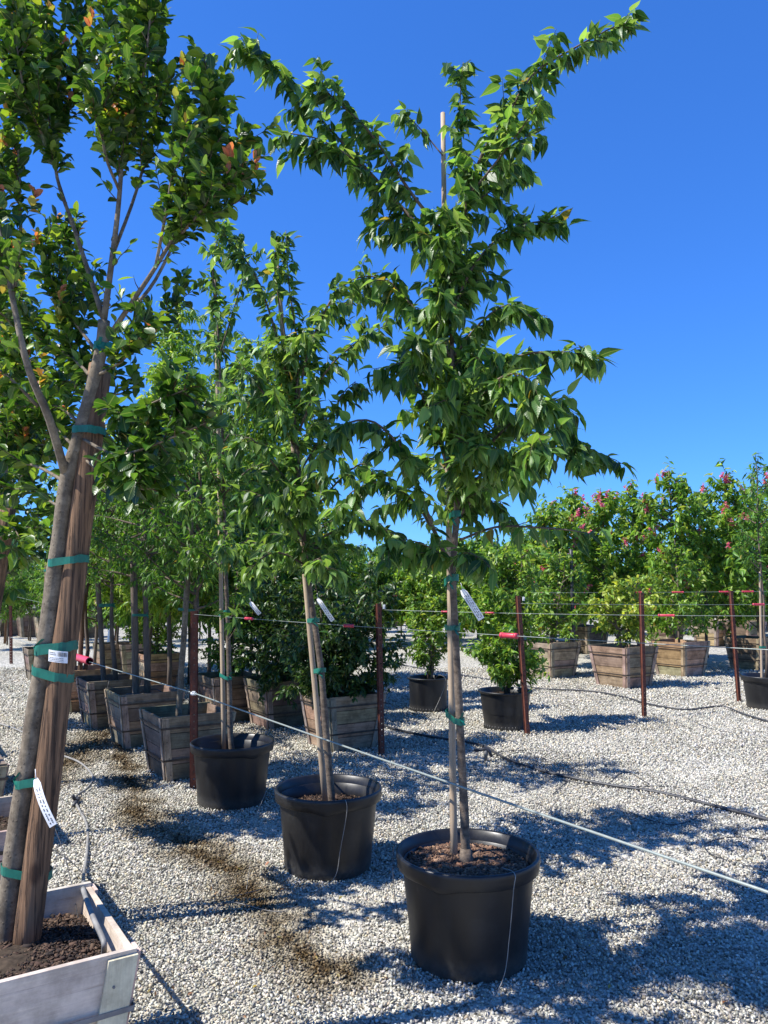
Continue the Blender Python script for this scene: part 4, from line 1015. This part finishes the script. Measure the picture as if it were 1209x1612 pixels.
# ------------------------------------------------------------------ grown trees and shrubs (generic habit)
def grown(name, label, cat, loc, H, trunk_h, width, seed, pal, leafsize, n_limb, twig_len, every, spacing, tmpl=T_SMALL, m=None, bark=None, droop=.3, up=.6, r=.02, lean=(0, 0), group=None, flowers=0, multi=1, build=True, leader=1.0, top=.25):
    rng = np.random.default_rng(seed)
    t = thing(name, label, cat, loc, 0, group)
    tr = MB(); lv = Leaves(seed + 7); bark = bark or M_DARKBARK; m = m or M_SOFT
    kw = dict(spacing=spacing * .62, size=leafsize * 1.12, pal=pal, droop=droop, spread=.8, jit=.45)
    ends = []
    for mi in range(multi):
        a = rng.uniform(0, 6.28); sp = (.25 * width if multi > 1 else 0.0)
        tp = Vector((lean[0] + sp * math.cos(a), lean[1] + sp * math.sin(a), H * (1 if mi == 0 else rng.uniform(.75, .95))))
        pts = [Vector((0.02 * math.cos(a) * (multi > 1), 0.02 * math.sin(a) * (multi > 1), 0)).lerp(tp, i / 9) + Vector((rng.normal() * .012, rng.normal() * .012, 0)) * (i > 0) for i in range(10)]
        tr.tube(pts, [r * (1 - .85 * (i / 9)) + .002 for i in range(10)], 7)
        nl = n_limb // multi
        for j in range(nl):
            u = (j + rng.uniform(0, 1)) / nl; z = trunk_h + (H - trunk_h) * u * .97; fi = min(z / H * 9, 8.99); i = int(fi); b = pts[i].lerp(pts[i + 1], fi - i)
            ww = width / 2 * (math.sin(math.pi * min(1, (u + .18) / 1.15)) ** .6 * (1 - top) + top * (1 - u)) * rng.uniform(.6, 1.15)
            an = rng.uniform(0, 6.28) ; d = Vector((math.cos(an), math.sin(an), up + rng.normal() * .2)).normalized()
            q = [b]
            for s_ in range(1, 6): q.append(q[-1] + (d + Vector((0, 0, .10 * s_ * (up - .2))) + Vector(rng.normal(size=3)) * .1).normalized() * ww / 5 * 1.1)
            tr.tube(q, [.35 * r * (1 - s_ / 6) + .0015 for s_ in range(6)], 5, False)
            twigs(rng, tr, lv, q, .15, every, twig_len, .002, kw, droop * .6, .8, up * .4)
            lv.along(q, **{**kw, 'start': .4}); ends.append(q[-1])
        lv.along(pts, **{**kw, 'start': trunk_h / H})
    tr.build('trunk', bark, t); o = lv.build('crown', tmpl, m, t, (0, 0, 0))
    if flowers:
        fl = Leaves(seed + 9)
        for k_ in range(flowers):
            e = ends[int(rng.integers(0, len(ends)))] + Vector(rng.normal(size=3)) * .06
            hh = rng.uniform(.08, .15); sx_ = rng.normal(size=3) * .05
            q = [e + Vector((0, 0, .02)), e + Vector((sx_[0], sx_[1], .02 + hh))]
            pc = [(.62, .10, .17), (.72, .18, .27), (.52, .06, .12), (.74, .28, .34)]
            fl.along(q, .0055, .05, pc, 0.1, 1.2, .6)
            fl.along([e, e.lerp(q[1], .5)], .006, .065, pc, 0.1, 1.2, .6)
        fl.build('blossom', T_SMALL, M_PETAL, t, (0, 0, 0))
    print(label[:34], len(o.data.vertices) // len(tmpl[0]))
    return t
def top_h(py, Y): return P(CX, py, Y).z
def bc(pb, H=.43):      # centre of a box, at soil height
    return Vector((pb.location.x, pb.location.y, H * pb.scale[0]))
for i_, (kq, lb, hh) in enumerate(((2, 'crape myrtle cut by the left edge, third back', 3.3), (3, 'crape myrtle just outside the left edge, fourth back', 3.5), (4, 'crape myrtle just outside the left edge, fifth back', 3.3), (5, 'crape myrtle at the far end of the left edge row', 3.2))):
    c = c0 + RY * 1.42 * kq
    bx = thing('planter_box', lb.replace('crape myrtle', 'box of the myrtle'), 'planter box', (c.x, c.y, 0), ROT, GB); planter_parts(bx, .24, .31, .5, M_WOOD, 44 + kq, tones=GREYW, chips=0)
    grown('tree', lb, 'tree', Vector((c.x, c.y, .4)), hh, .95, 1.5, 520 + kq, PAL_MY, .075, 34, .26, .05, .028, T_MYRT, M_MYRT, M_SMOOTH, droop=-.05, up=.9, r=.03, lean=(.25, 0), group=GM, top=.5)
# left row trees (boxes a-d)
def stake_in(pb, dx, dy, topz, label, r=.03, m=None, lean=(0, 0)):
    a = bc(pb) + Vector((dx, dy, -.05)); return pole('stake', label, a, Vector((a.x + lean[0], a.y + lean[1], topz)), r, r * .95, m or M_DARKBARK, 'stake', 'stakes of the left row boxes', 12, .002, 3)
A = bc(PBa)
TA = grown('tree', 'tree with two leaning trunks in the box by the perforated post', 'tree', A + Vector((.04, 0, 0)), top_h(640, A.y) - A.z, .95, 1.55, 601, PAL_MID, .062, 52, .22, .05, .022, T_THIN, droop=.55, up=.45, r=.032, lean=(.05, 0), bark=M_BARK)
sA = stake_in(PBa, -.06, -.05, top_h(785, A.y), 'stake with a black rubber cap in the box by the perforated post', .026, M_SMOOTH, lean=(.08, 0))
e = Vector(sA.location) + Vector((.08, 0, top_h(785, A.y) - sA.location.z)) - Vector(sA.location); m_ = MB(); m_.tube([e - Vector((0, 0, .07)), e - Vector((0, 0, .06)), e + Vector((0, 0, .03)), e + Vector((0, 0, .05)), e + Vector((0, 0, .08))], [.03, .038, .036, .022, .018], 12); m_.build('rubber_cap', M_HOSE, sA)
tie(sA, bc(PBa) + Vector((-.05, -.05, top_h(959, A.y) - A.z)), .027, bc(PBa) + Vector((.045, 0, top_h(959, A.y) - A.z)), .028, .012, 8)
Bc = bc(PBb)
TB = grown('tree', 'tree on a thick dark trunk in the greenish grey box', 'tree', Bc + Vector((.03, 0, 0)), top_h(690, Bc.y) - Bc.z, 1.1, 1.8, 602, PAL_MID, .06, 52, .22, .05, .022, T_THIN, droop=.6, up=.4, r=.034, lean=(-.12, 0))
sB = stake_in(PBb, -.07, -.03, top_h(880, Bc.y), 'dark square-cut stake tied to the thick dark trunk', .036, None, lean=(-.07, 0))
tie(sB, Bc + Vector((-.10, -.03, top_h(968, Bc.y) - Bc.z)), .036, Bc + Vector((-.02, 0, top_h(968, Bc.y) - Bc.z)), .033, .014, 9)
Cc = bc(PBc)
TC = grown('tree', 'tree with a pair of narrow crossing trunks, third in the left row', 'tree', Cc + Vector((.06, 0, 0)), top_h(740, Cc.y) - Cc.z, 1.1, 1.6, 603, PAL_MID, .062, 52, .22, .055, .024, T_THIN, droop=.6, up=.4, r=.028, lean=(-.22, 0))
sC = stake_in(PBc, -.06, -.03, top_h(900, Cc.y), 'brown stake tied to the narrow crossing trunks', .03, None, lean=(-.13, 0))
tie(sC, Cc + Vector((-.13, -.03, top_h(953, Cc.y) - Cc.z)), .031, Cc + Vector((-.02, 0, top_h(953, Cc.y) - Cc.z)), .03, .02, 10)
Dc = bc(PBd)
TD = grown('tree', 'leafy tree fourth in the left row, rising behind the thick brown pole', 'tree', Dc, top_h(720, Dc.y) - Dc.z, 1.1, 1.7, 604, PAL_LIME, .064, 52, .24, .06, .026, T_THIN, droop=.6, up=.4, r=.026)
sD = stake_in(PBd, -.03, -.07, top_h(880, Dc.y), 'reddish stake in the orange-brown box behind the thick brown pole', .03, M_POLE)
# bare young tree + stake in box e
Ec = bc(PBe); sE = stake_in(PBe, -.02, 0, top_h(872, Ec.y), 'tall brown stake rising clear of the box at far left', .055, M_POLE)
TE = grown('tree', 'almost bare thin young tree beside the tall far left stake', 'tree', Ec + Vector((.11, 0, 0)), top_h(815, Ec.y) - Ec.z, 1.5, .5, 605, PAL_MID, .05, 7, .15, .15, .12, T_THIN, r=.018)
tie(sE, Ec + Vector((-.02, 0, top_h(898, Ec.y) - Ec.z)), .055, Ec + Vector((.11, 0, top_h(898, Ec.y) - Ec.z)), .018, .02, 11, False)
# glossy shrubs in boxes behind the row
for pb, py, w, seed, lb, pal in ((PBf, 915, .95, 611, 'glossy bright shrub behind the double-trunk tree', PAL_LIME), (PBf2, 945, .7, 612, 'small glossy shrub between dark trunks of the left row', PAL_LIME), (PBg, 880, 1.0, 613, 'rounded shrub behind the straight slender stake', PAL_MID)):
    c = bc(pb); grown('shrub', lb, 'shrub', c, top_h(py, c.y) - c.z, .02, w, seed, pal, .06, 46, .17, .05, .022, T_SMALL, M_MYRT, droop=.1, up=.5, r=.012, multi=3)
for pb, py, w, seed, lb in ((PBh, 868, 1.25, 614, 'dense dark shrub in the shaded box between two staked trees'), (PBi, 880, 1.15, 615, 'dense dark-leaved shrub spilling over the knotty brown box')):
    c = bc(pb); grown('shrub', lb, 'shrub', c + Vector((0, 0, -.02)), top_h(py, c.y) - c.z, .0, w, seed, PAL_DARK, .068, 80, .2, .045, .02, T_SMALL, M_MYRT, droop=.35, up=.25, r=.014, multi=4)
# pale locusts behind
for px, py, Yv, w, seed, lb in ((268, 455, 9.6, 1.5, 621, 'tall pale green feathery tree rising behind the left row'), (415, 520, 10.5, 1.4, 622, 'pale feathery tree seen between the slender and leaning cherries'), (210, 640, 10.8, 1.9, 623, 'yellow-green feathery tree filling the gap behind the near pole'), (330, 600, 12, 2.0, 624, 'pale green feathery tree farthest behind the slender cherry')):
    c = P(px, 1000, Yv); grown('tree', lb, 'tree', (c.x, c.y, 0), top_h(py, Yv), 1.2, w, seed, PAL_LOC, .095, 150, .34, .045, .019, T_THIN, droop=.45, up=.5, r=.03, top=.9)
# shrubs in the right pots and boxes
grown('shrub', 'airy leafy shrub in the drain-slotted black pot', 'shrub', C4 + Vector((0, 0, .33)), top_h(868, C4.y) - .33, .18, .78, 631, PAL_LIME, .064, 64, .16, .045, .022, T_SMALL, M_MYRT, droop=.2, up=.6, r=.012, multi=4)
grown('shrub', 'leafy shrub in the black pot beside the tilted rusty post', 'shrub', C5 + Vector((.02, 0, .33)), top_h(835, C5.y) - .33, .12, 1.05, 632, PAL_LIME, .07, 84, .18, .045, .022, T_SMALL, M_MYRT, droop=.25, up=.45, r=.013, multi=4)
for pb, py, w, seed, pal, lb, n in ((PR1, 860, 1.2, 633, PAL_LIME, 'broad green shrub in the pale box right of the tilted post', 50), (PR2, 905, 1.05, 634, PAL_YEL, 'yellow-green shrub in the brown box by the lone rusty post', 44), (PR3, 850, 1.15, 635, PAL_LIME, 'thin-leaved young tree in the orange-brown box', 34)):
    c = bc(pb); grown('shrub' if pb is not PR3 else 'tree', lb, 'shrub' if pb is not PR3 else 'tree', c, top_h(py, c.y) - c.z, .15, w, seed, pal, .085, n, .2, .06, .028, T_SMALL, M_MYRT, droop=.25, up=.5, r=.02, multi=1 if pb is PR3 else 3)
# staked tree in the right edge pot
c = C6 + Vector((0, 0, .33)); sR = pole('stake', 'slim pale stake in the black pot at the right edge', c + Vector((-.06, 0, -.03)), Vector((c.x - .02, c.y, top_h(900, c.y))), .016, .014, M_STAKE, group='tree stakes')
grown('tree', 'tall tree rising at the right edge from its black pot', 'tree', c, top_h(715, c.y) - .33, 1.25, .75, 636, PAL_MID, .09, 26, .2, .06, .03, T_THIN, droop=.5, r=.02)
tie(sR, c + Vector((-.05, 0, .45)), .016, c + Vector((0, 0, .45)), .018, .014, 12)

# right background: flowering trees
GF = 'flowering trees in the right background'
fl = [(868, 792, 15.0, 'flower'), (905, 770, 17.0, 'flower'), (952, 768, 15.5, 'flower'), (1003, 762, 16.5, 'flower'), (1062, 740, 14.6, 'flower'), (1112, 765, 17.0, 'green'), (1152, 742, 14.8, 'flower'), (1196, 752, 17, 'green'), (1245, 730, 15, 'flower'), (840, 830, 18, 'green')]
words = ['leftmost', 'second', 'third', 'fourth', 'fifth', 'sixth', 'seventh', 'eighth', 'ninth', 'tenth', 'eleventh', 'twelfth', 'thirteenth', 'fourteenth', 'fifteenth', 'sixteenth', 'seventeenth', 'eighteenth', 'nineteenth', 'twentieth', 'twenty-first', 'twenty-second']
fl.sort()
nf = ng = 0
for i, (px, py, Yv, kind) in enumerate(fl):
    c = P(px, 1000, Yv); dk = bpy.data
    if kind == 'flower': lb = f'red-blossomed tree in the right background, {words[nf]} of its kind from the left'; nf += 1
    else: lb = f'plain green tree among the red-blossomed ones, {words[ng]} of its kind from the left'; ng += 1
    grown('tree', lb, 'tree', (c.x, c.y, 0), top_h(py, Yv), .6, 1.75, 700 + i, PAL_LIME if kind == 'flower' else PAL_MID + PAL_LIME[:2], .125, 66, .34, .085, .046, T_SMALL if kind == 'flower' else T_THIN, M_SOFT, droop=.35, up=.7, r=.035, group=GF, flowers=24 if kind == 'flower' else 0, top=.25)

# shared-mesh tree kinds for the distance
PROT = {}
def proto(key, **kw):
    t = grown('tree', 'x' + key, 'tree', (0, -30, 0), **kw); PROT[key] = t; return t
proto('lime0', H=3.2, trunk_h=.35, width=2.1, seed=801, pal=PAL_LIME, leafsize=.15, n_limb=80, twig_len=.32, every=.09, spacing=.045, droop=.3, up=.5, r=.03)
proto('lime1', H=3.2, trunk_h=.35, width=1.9, seed=802, pal=PAL_LIME, leafsize=.15, n_limb=80, twig_len=.32, every=.09, spacing=.045, droop=.3, up=.6, r=.03)
proto('thin0', H=3.2, trunk_h=1.0, width=.9, seed=803, pal=PAL_MID, leafsize=.10, n_limb=30, twig_len=.22, every=.1, spacing=.055, droop=.3, up=.6, r=.025)
proto('thin1', H=3.2, trunk_h=1.2, width=.8, seed=804, pal=[(.16, .15, .06), (.20, .14, .06), (.10, .13, .04)], leafsize=.08, n_limb=26, twig_len=.22, every=.12, spacing=.07, droop=.3, up=.6, r=.025)
proto('fine0', H=3.2, trunk_h=.9, width=1.9, seed=805, pal=PAL_MID + PAL_LIME[:2], leafsize=.125, n_limb=75, twig_len=.3, every=.09, spacing=.045, tmpl=T_THIN, droop=.5, up=.45, r=.03)
used = {k_: False for k_ in PROT}
def far_tree(key, px, py, Yv, label, group, wsc=1.0):
    c = P(px, 1000, Yv); s = top_h(py, Yv) / 3.2; pr_ = PROT[key]; rz = (px * 7.3) % 6.28
    if not used[key]:
        used[key] = True; pr_.location = (c.x, c.y, 0); pr_.rotation_euler = (0, 0, rz); pr_.scale = (s * wsc, s * wsc, s); pr_['label'] = label; pr_['group'] = group; USED.add(label); return pr_
    return dup(pr_, (c.x, c.y, 0), rz, label, group, (s * wsc, s * wsc, s))
GL = 'distant light green trees in the middle background'
mids = [(560, 862, 20), (585, 880, 26), (603, 858, 21), (632, 866, 24), (655, 862, 20), (690, 850, 22), (722, 846, 19), (752, 842, 23), (782, 852, 18), (812, 846, 22), (838, 850, 19), (535, 870, 22), (505, 865, 19), (470, 868, 23), (440, 872, 19), (405, 868, 21), (375, 862, 18), (345, 866, 22)]
mids.sort()
for i, (px, py, Yv) in enumerate(mids): far_tree('lime%d' % (i % 2), px, py, Yv, f'light green tree in the middle background, {words[i]} from the left', GL)
mids2 = [(870, 880, 24), (915, 870, 26), (960, 880, 25), (1010, 870, 27), (1060, 870, 25), (1110, 860, 26), (1165, 865, 24), (1210, 860, 26), (1255, 860, 24)]
for i, (px, py, Yv) in enumerate(mids2): far_tree('lime%d' % (i % 2), px, py, Yv, f'dense tree deep behind the red-blossomed ones, {words[i]} from the left', 'trees deep behind the blossoms')
for i in range(22):
    far_tree('lime%d' % (i % 2), -60 + i * 62 + (i * 37) % 23, 876 + (i * 53) % 13, 33 + (i * 17) % 7, f'tree in the farthest treeline, {words[i]} from the left', 'trees of the farthest treeline', 1.35)
GS = 'thin young trees in the distant left rows'
rng_ = random.Random(77)
lf = [(-30 + i * 20 + rng_.uniform(-5, 5), 872 + rng_.uniform(-12, 16), 22 + rng_.uniform(-1.5, 8)) for i in range(18)]
lf.sort()
for i, (px, py, Yv) in enumerate(lf): far_tree('thin%d' % (0 if rng_.random() < .65 else 1), px, py, Yv, f'thin staked young tree in the distant left rows, {words[i]} from the left', GS, 1.15)
GN = 'fine-leaved trees behind the left row'
fn_ = [(150, 770, 12.5), (185, 800, 14), (235, 720, 11.5), (300, 740, 12.5), (350, 700, 10.5), (120, 820, 15), (270, 800, 15), (395, 760, 12), (440, 760, 12), (500, 790, 13)]
fn_.sort()
for i, (px, py, Yv) in enumerate(fn_): far_tree('fine0', px, py, Yv, f'fine-leaved tree behind the left row of boxes, {words[i]} from the left', GN)
for i, (px, py, Yv) in enumerate(((-25, 868, 19), (12, 880, 20.5), (48, 876, 22), (84, 872, 19.5), (118, 868, 21), (205, 872, 20), (245, 866, 22))):
    far_tree('fine0', px, py, Yv, f'low bushy tree behind the distant left boxes, {words[i]} from the left', 'low bushy trees behind the distant left boxes')
# distant stakes and boxes
one = planter_parts(None, .26, .34, .56, M_WOOD, 90, simple=True, tones=[(1.0, .95, .88), (.8, .75, .68)])
sb = one.build('planter_box', M_WOOD, None, False)
one2 = planter_parts(None, .26, .34, .56, M_WOOD, 91, simple=True, tones=DARKW); db = one2.build('planter_box', M_WOOD, None, False)
fb = [(15, 1000, 0), (50, 1002, 1), (78, 1006, 0), (105, 1004, 0), (140, 1003, 0), (135, 990, 1), (20, 985, 1), (65, 985, 0), (100, 985, 1), (165, 988, 0), (190, 985, 1), (215, 988, 0), (-20, 1002, 0), (240, 985, 1)]
fb.sort()
fb2 = [(620, 985, 1), (650, 982, 0), (690, 984, 1), (745, 983, 0), (820, 985, 1), (870, 990, 0), (960, 988, 1), (1000, 992, 0), (1095, 990, 1), (1150, 985, 0), (1195, 992, 0), (590, 988, 0), (905, 984, 0)]
fb2.sort()
first = {0: sb, 1: db}; fu = {0: False, 1: False}
for lst, nm, gp in ((fb, 'distant left rows', 'distant boxes at left'), (fb2, 'distance behind the right-hand rows', 'distant boxes at right')):
    for i, (px, py, kd_) in enumerate(lst):
        c = G(px, py); lb = f'distant planter box in the {nm}, {words[i]} from the left'
        if not fu[kd_]: fu[kd_] = True; o = first[kd_]
        else: o = first[kd_].copy(); COL.objects.link(o)
        o.location = (c.x, c.y, 0); o.rotation_euler = (0, 0, ROT); s_ = rng_.uniform(.95, 1.2); o.scale = (s_, s_, s_); tag(o, lb, 'planter box', gp)
sm_ = MB(); sm_.tube([(0, 0, 0), (0.01, 0, 1.2), (0, 0, 2.4)], [.035, .034, .032], 8); st0 = sm_.build('stake', M_POLE)
ds = [(8, 905, 21), (30, 895, 24), (72, 880, 22), (95, 892, 26), (112, 900, 23), (140, 905, 25), (182, 905, 22), (205, 890, 21), (228, 900, 24)]
for i, (px, py, Yv) in enumerate(ds):
    c = P(px, 1000, Yv); o = st0 if i == 0 else st0.copy()
    if i: COL.objects.link(o)
    o.location = (c.x, c.y, 0); o.scale = (1, 1, top_h(py, Yv) / 2.4); tag(o, f'distant slim stake in the left rows, {words[i]} from the left', 'stake', 'distant stakes at left')
# white pipe and a far dark pole
a = G(170, 1018); pole('pipe', 'white upright pipe behind the crossing trunks', Vector(a), Vector((a.x + .06, a.y, top_h(962, a.y))), .035, .035, M_WHITEP, 'pipe')
a = P(902, 1000, 13.5); pole('stake', 'dark upright pole among the red-blossomed trees', Vector((a.x, a.y, 0)), Vector((a.x, a.y, top_h(865, a.y))), .035, .03, M_HOSE, 'stake')

# ------------------------------------------------------------------ hoses and drip lines
def hose(label, pxs, r, m, name='hose', cat='hose', zs=None, sides=10, wig=0.0, seed=1):
    rg = random.Random(seed); pts = []
    for i, p in enumerate(pxs):
        if isinstance(p, Vector): pts.append(p)
        elif len(p) == 2: pts.append(G(p[0], p[1], r + .010))
        else: pts.append(G(p[0], p[1], p[2]))
    q = catmull(pts, 8); q = [x + Vector((rg.uniform(-wig, wig), rg.uniform(-wig, wig), 0)) for x in q]
    mb = MB(q[0]); mb.tube(q, r, sides); o = mb.build(name, m, None, loc=q[0]); tag(o, label, cat); return o
hose('black irrigation hose crossing the gravel behind the main pot', [(560, 1128), (620, 1147), (680, 1160), (735, 1168), (765, 1176), (800, 1196), (860, 1215), (950, 1234), (1040, 1248), (1130, 1270), (1215, 1292), (1300, 1315)], .0125, M_HOSE)
hose('second hose running below the right-hand planter boxes', [(560, 1030), (640, 1048), (720, 1062), (800, 1074), (850, 1084), (930, 1088), (985, 1098), (1020, 1108), (1080, 1117), (1135, 1112), (1170, 1124), (1230, 1142)], .0125, M_HOSE)
hose('grey dusty hose curving over gravel behind the near left pole', [(-30, 1130), (30, 1150), (85, 1183), (125, 1200), (146, 1222), (138, 1240), (118, 1256), (125, 1275), (137, 1300), (137, 1340), (132, 1375, .06), (131, 1392, .3), (131, 1400, .50), (145, 1440, .505), (162, 1478, .492), (164, 1492, .47), (163, 1505, .42)], .0088, M_HOSEG)
c = G(120, 1262, .02); t = thing('hose_coupling', 'black coupling on the grey dusty hose', 'hose coupling', c)
mb = MB(); mb.tube([(-.02, .09, 0), (0, .02, 0), (.008, -.03, .0), (.02, -.09, 0)], [.014, .019, .019, .014], 10); mb.tube([(0, 0, 0), (-.01, -.02, .03), (-.015, -.03, .055)], [.013, .012, .01], 8); mb.build('body', M_HOSE, t)
c = G(765, 1200, 0); t = thing('riser_valve', 'small capped riser standing on the black hose right of the main trunk', 'valve', c)
mb = MB(); mb.tube([(0, 0, 0), (0, 0, .06), (0, 0, .062), (0, 0, .095), (0, 0, .11)], [.015, .015, .021, .021, .012], 12); mb.build('riser', M_HOSEG, t)
mb = MB(); mb.tube([(-.10, .02, .10), (-.04, .0, .112), (0, 0, .12), (.03, -.01, .10), (.05, -.02, .05)], [.013, .014, .018, .015, .013], 10); mb.build('cap', M_HOSE, t)
Z1 = .44
def drip(label, pts, r=.0017, m=None, wig=.0): return hose(label, pts, r, m or M_HOSE, 'drip_tube', 'drip tube', wig=wig, sides=6)
def rp(C, R, a, z): return Vector((C.x + R * math.cos(a), C.y + R * math.sin(a), z))
drip('thin drip tube looping over the left rim of the nearest pot to the ground', [(672, 1310, .38), (668, 1290, .50), rp(C1, .24, 2.6, .50), rp(C1, .315, 2.9, .46), rp(C1, .325, 3.1, .36), rp(C1, .315, 3.4, .2), rp(C1, .30, 3.7, .06), (645, 1560), (600, 1590), (560, 1640)])
drip('thin tube dropping down the front of the nearest pot', [(790, 1366, .40), rp(C1, .318, -1.05, .44), rp(C1, .33, -1.1, .38), rp(C1, .32, -1.15, .2), rp(C1, .30, -1.2, .05), (768, 1590), (750, 1640)], m=M_HOSEG)
drip('thin tube hanging down the front of the middle pot', [(540, 1262, .40), rp(C2, .312, -1.2, .44), rp(C2, .33, -1.2, .38), rp(C2, .33, -1.3, .2), rp(C2, .34, -1.4, .06), (490, 1412), (440, 1435), (360, 1420), (310, 1438), (250, 1415)], m=M_HOSEG)
drip('thin tube between the farthest and middle big pots', [(432, 1180, .36), rp(C3, .34, -.3, .25), (402, 1290), (395, 1350), (388, 1400)], m=M_HOSEG)
drip('black drip tube from the soil of the near box up the trunk', [(85, 1300, .6), (100, 1340, .55), (110, 1380, .50), (117, 1410, .46), (125, 1450, .43), (140, 1462, .43)])
drip('dark drip line wandering across gravel right of the near box', [(70, 1330), (110, 1355), (160, 1400), (230, 1417), (300, 1420), (370, 1410), (420, 1398)], .003)
drip('pale loop of tube on the gravel right of the main pot', [(1209, 1322), (1150, 1318), (1112, 1328), (1120, 1345), (1170, 1362), (1230, 1378)], .0035, m=M_HOSE)
drip('loose coil of thin tube beyond the capped riser', [(770, 1190), (800, 1182), (860, 1182), (897, 1190), (880, 1202), (830, 1202), (800, 1190), (830, 1185), (890, 1208), (930, 1224)], .004)
drip('coil of thin tube lying by the hose at right', [(885, 1228), (940, 1236), (1000, 1238), (1070, 1240), (1115, 1262), (1100, 1285), (1060, 1298), (1020, 1290), (990, 1278)], .004)
drip('fine tube straying up the gravel left of the hose coil', [(870, 1250), (905, 1225), (950, 1236), (985, 1215), (1030, 1240)], .0035)
drip('tube arching over the rim of the drain-slotted pot', [C4 + Vector((.05, -.05, .36)), rp(C4, .2, -.9, .46), rp(C4, .275, -.7, .40), rp(C4, .26, -1.0, .2), rp(C4, .28, -1.4, .02)], .003, M_HOSEG)
drip('pale tube bent over the rim of the pot by the tilted post', [C5 + Vector((.05, -.05, .36)), rp(C5, .22, -.9, .50), rp(C5, .315, -.95, .40), rp(C5, .29, -.9, .2), rp(C5, .28, -.9, .1)], .003, M_HOSEG)
drip('drip line looped over the front of the third left box', [bc(PBc) + Vector((0, 0, .05)), bc(PBc) + RX * -.1 - RY * .33 + Vector((0, 0, .10)), bc(PBc) + RX * -.14 - RY * .37 + Vector((0, 0, -.15)), bc(PBc) - RX * .05 - RY * .36 + Vector((0, 0, -.38))], .004, M_HOSE)
q = [bc(PBb) + RX * (.18 * math.cos(a)) + RY * (.14 * math.sin(a)) + Vector((0, 0, .06 + .02 * math.sin(2 * a))) for a in [i * .7 for i in range(10)]]
drip('coil of drip line resting on the second left box', q, .005, M_HOSE)
drip('thin tube trailing on gravel below the right-hand boxes', [(1080, 1130), (1130, 1150), (1209, 1152), (1260, 1150)], .003)
lv = Leaves(950); rl = random.Random(12)
for _ in range(420):
    px = rl.uniform(150, 1150); py = 1250 + 340 * rl.random(); c = G(px, py, .016)
    if rl.random() < .45: c = G(rl.gauss(400, 90), rl.gauss(1430, 90), .016)
    lv.along([c, c + Vector((.01, .004, 0))], .02, rl.uniform(.008, .024), [(.16, .09, .04), (.24, .14, .06), (.10, .06, .03), (.30, .24, .08)], .0, .6, .35)
o = lv.build('leaf_litter', T_SMALL, M_SOFT, None, (0, 0, 0)); o['kind'] = 'stuff'; tag(o, 'tiny dry leaf scraps scattered over the gravel', 'leaf litter')
# fallen yellow leaves
for i, (px, py, lb) in enumerate(((398, 1555, 'fallen yellow leaf on the gravel near the bottom edge'), (411, 1364, 'brown withered leaf on the stained gravel'), (1136, 1580, 'orange fallen leaf on the gravel at lower right'), (880, 1248, 'pale fallen leaf beside the black hose'))):
    lv = Leaves(900 + i); c = G(px, py, .018); lv.along([c, c + Vector((.03, .01, 0))], .02, .03, [(.55, .45, .06)] if i in (0, 3) else [(.35, .13, .04)], .0, .6, .3)
    o = lv.build('fallen_leaf', T_MYRT, M_MYRT, None, c); o.location = c; tag(o, lb, 'leaf')
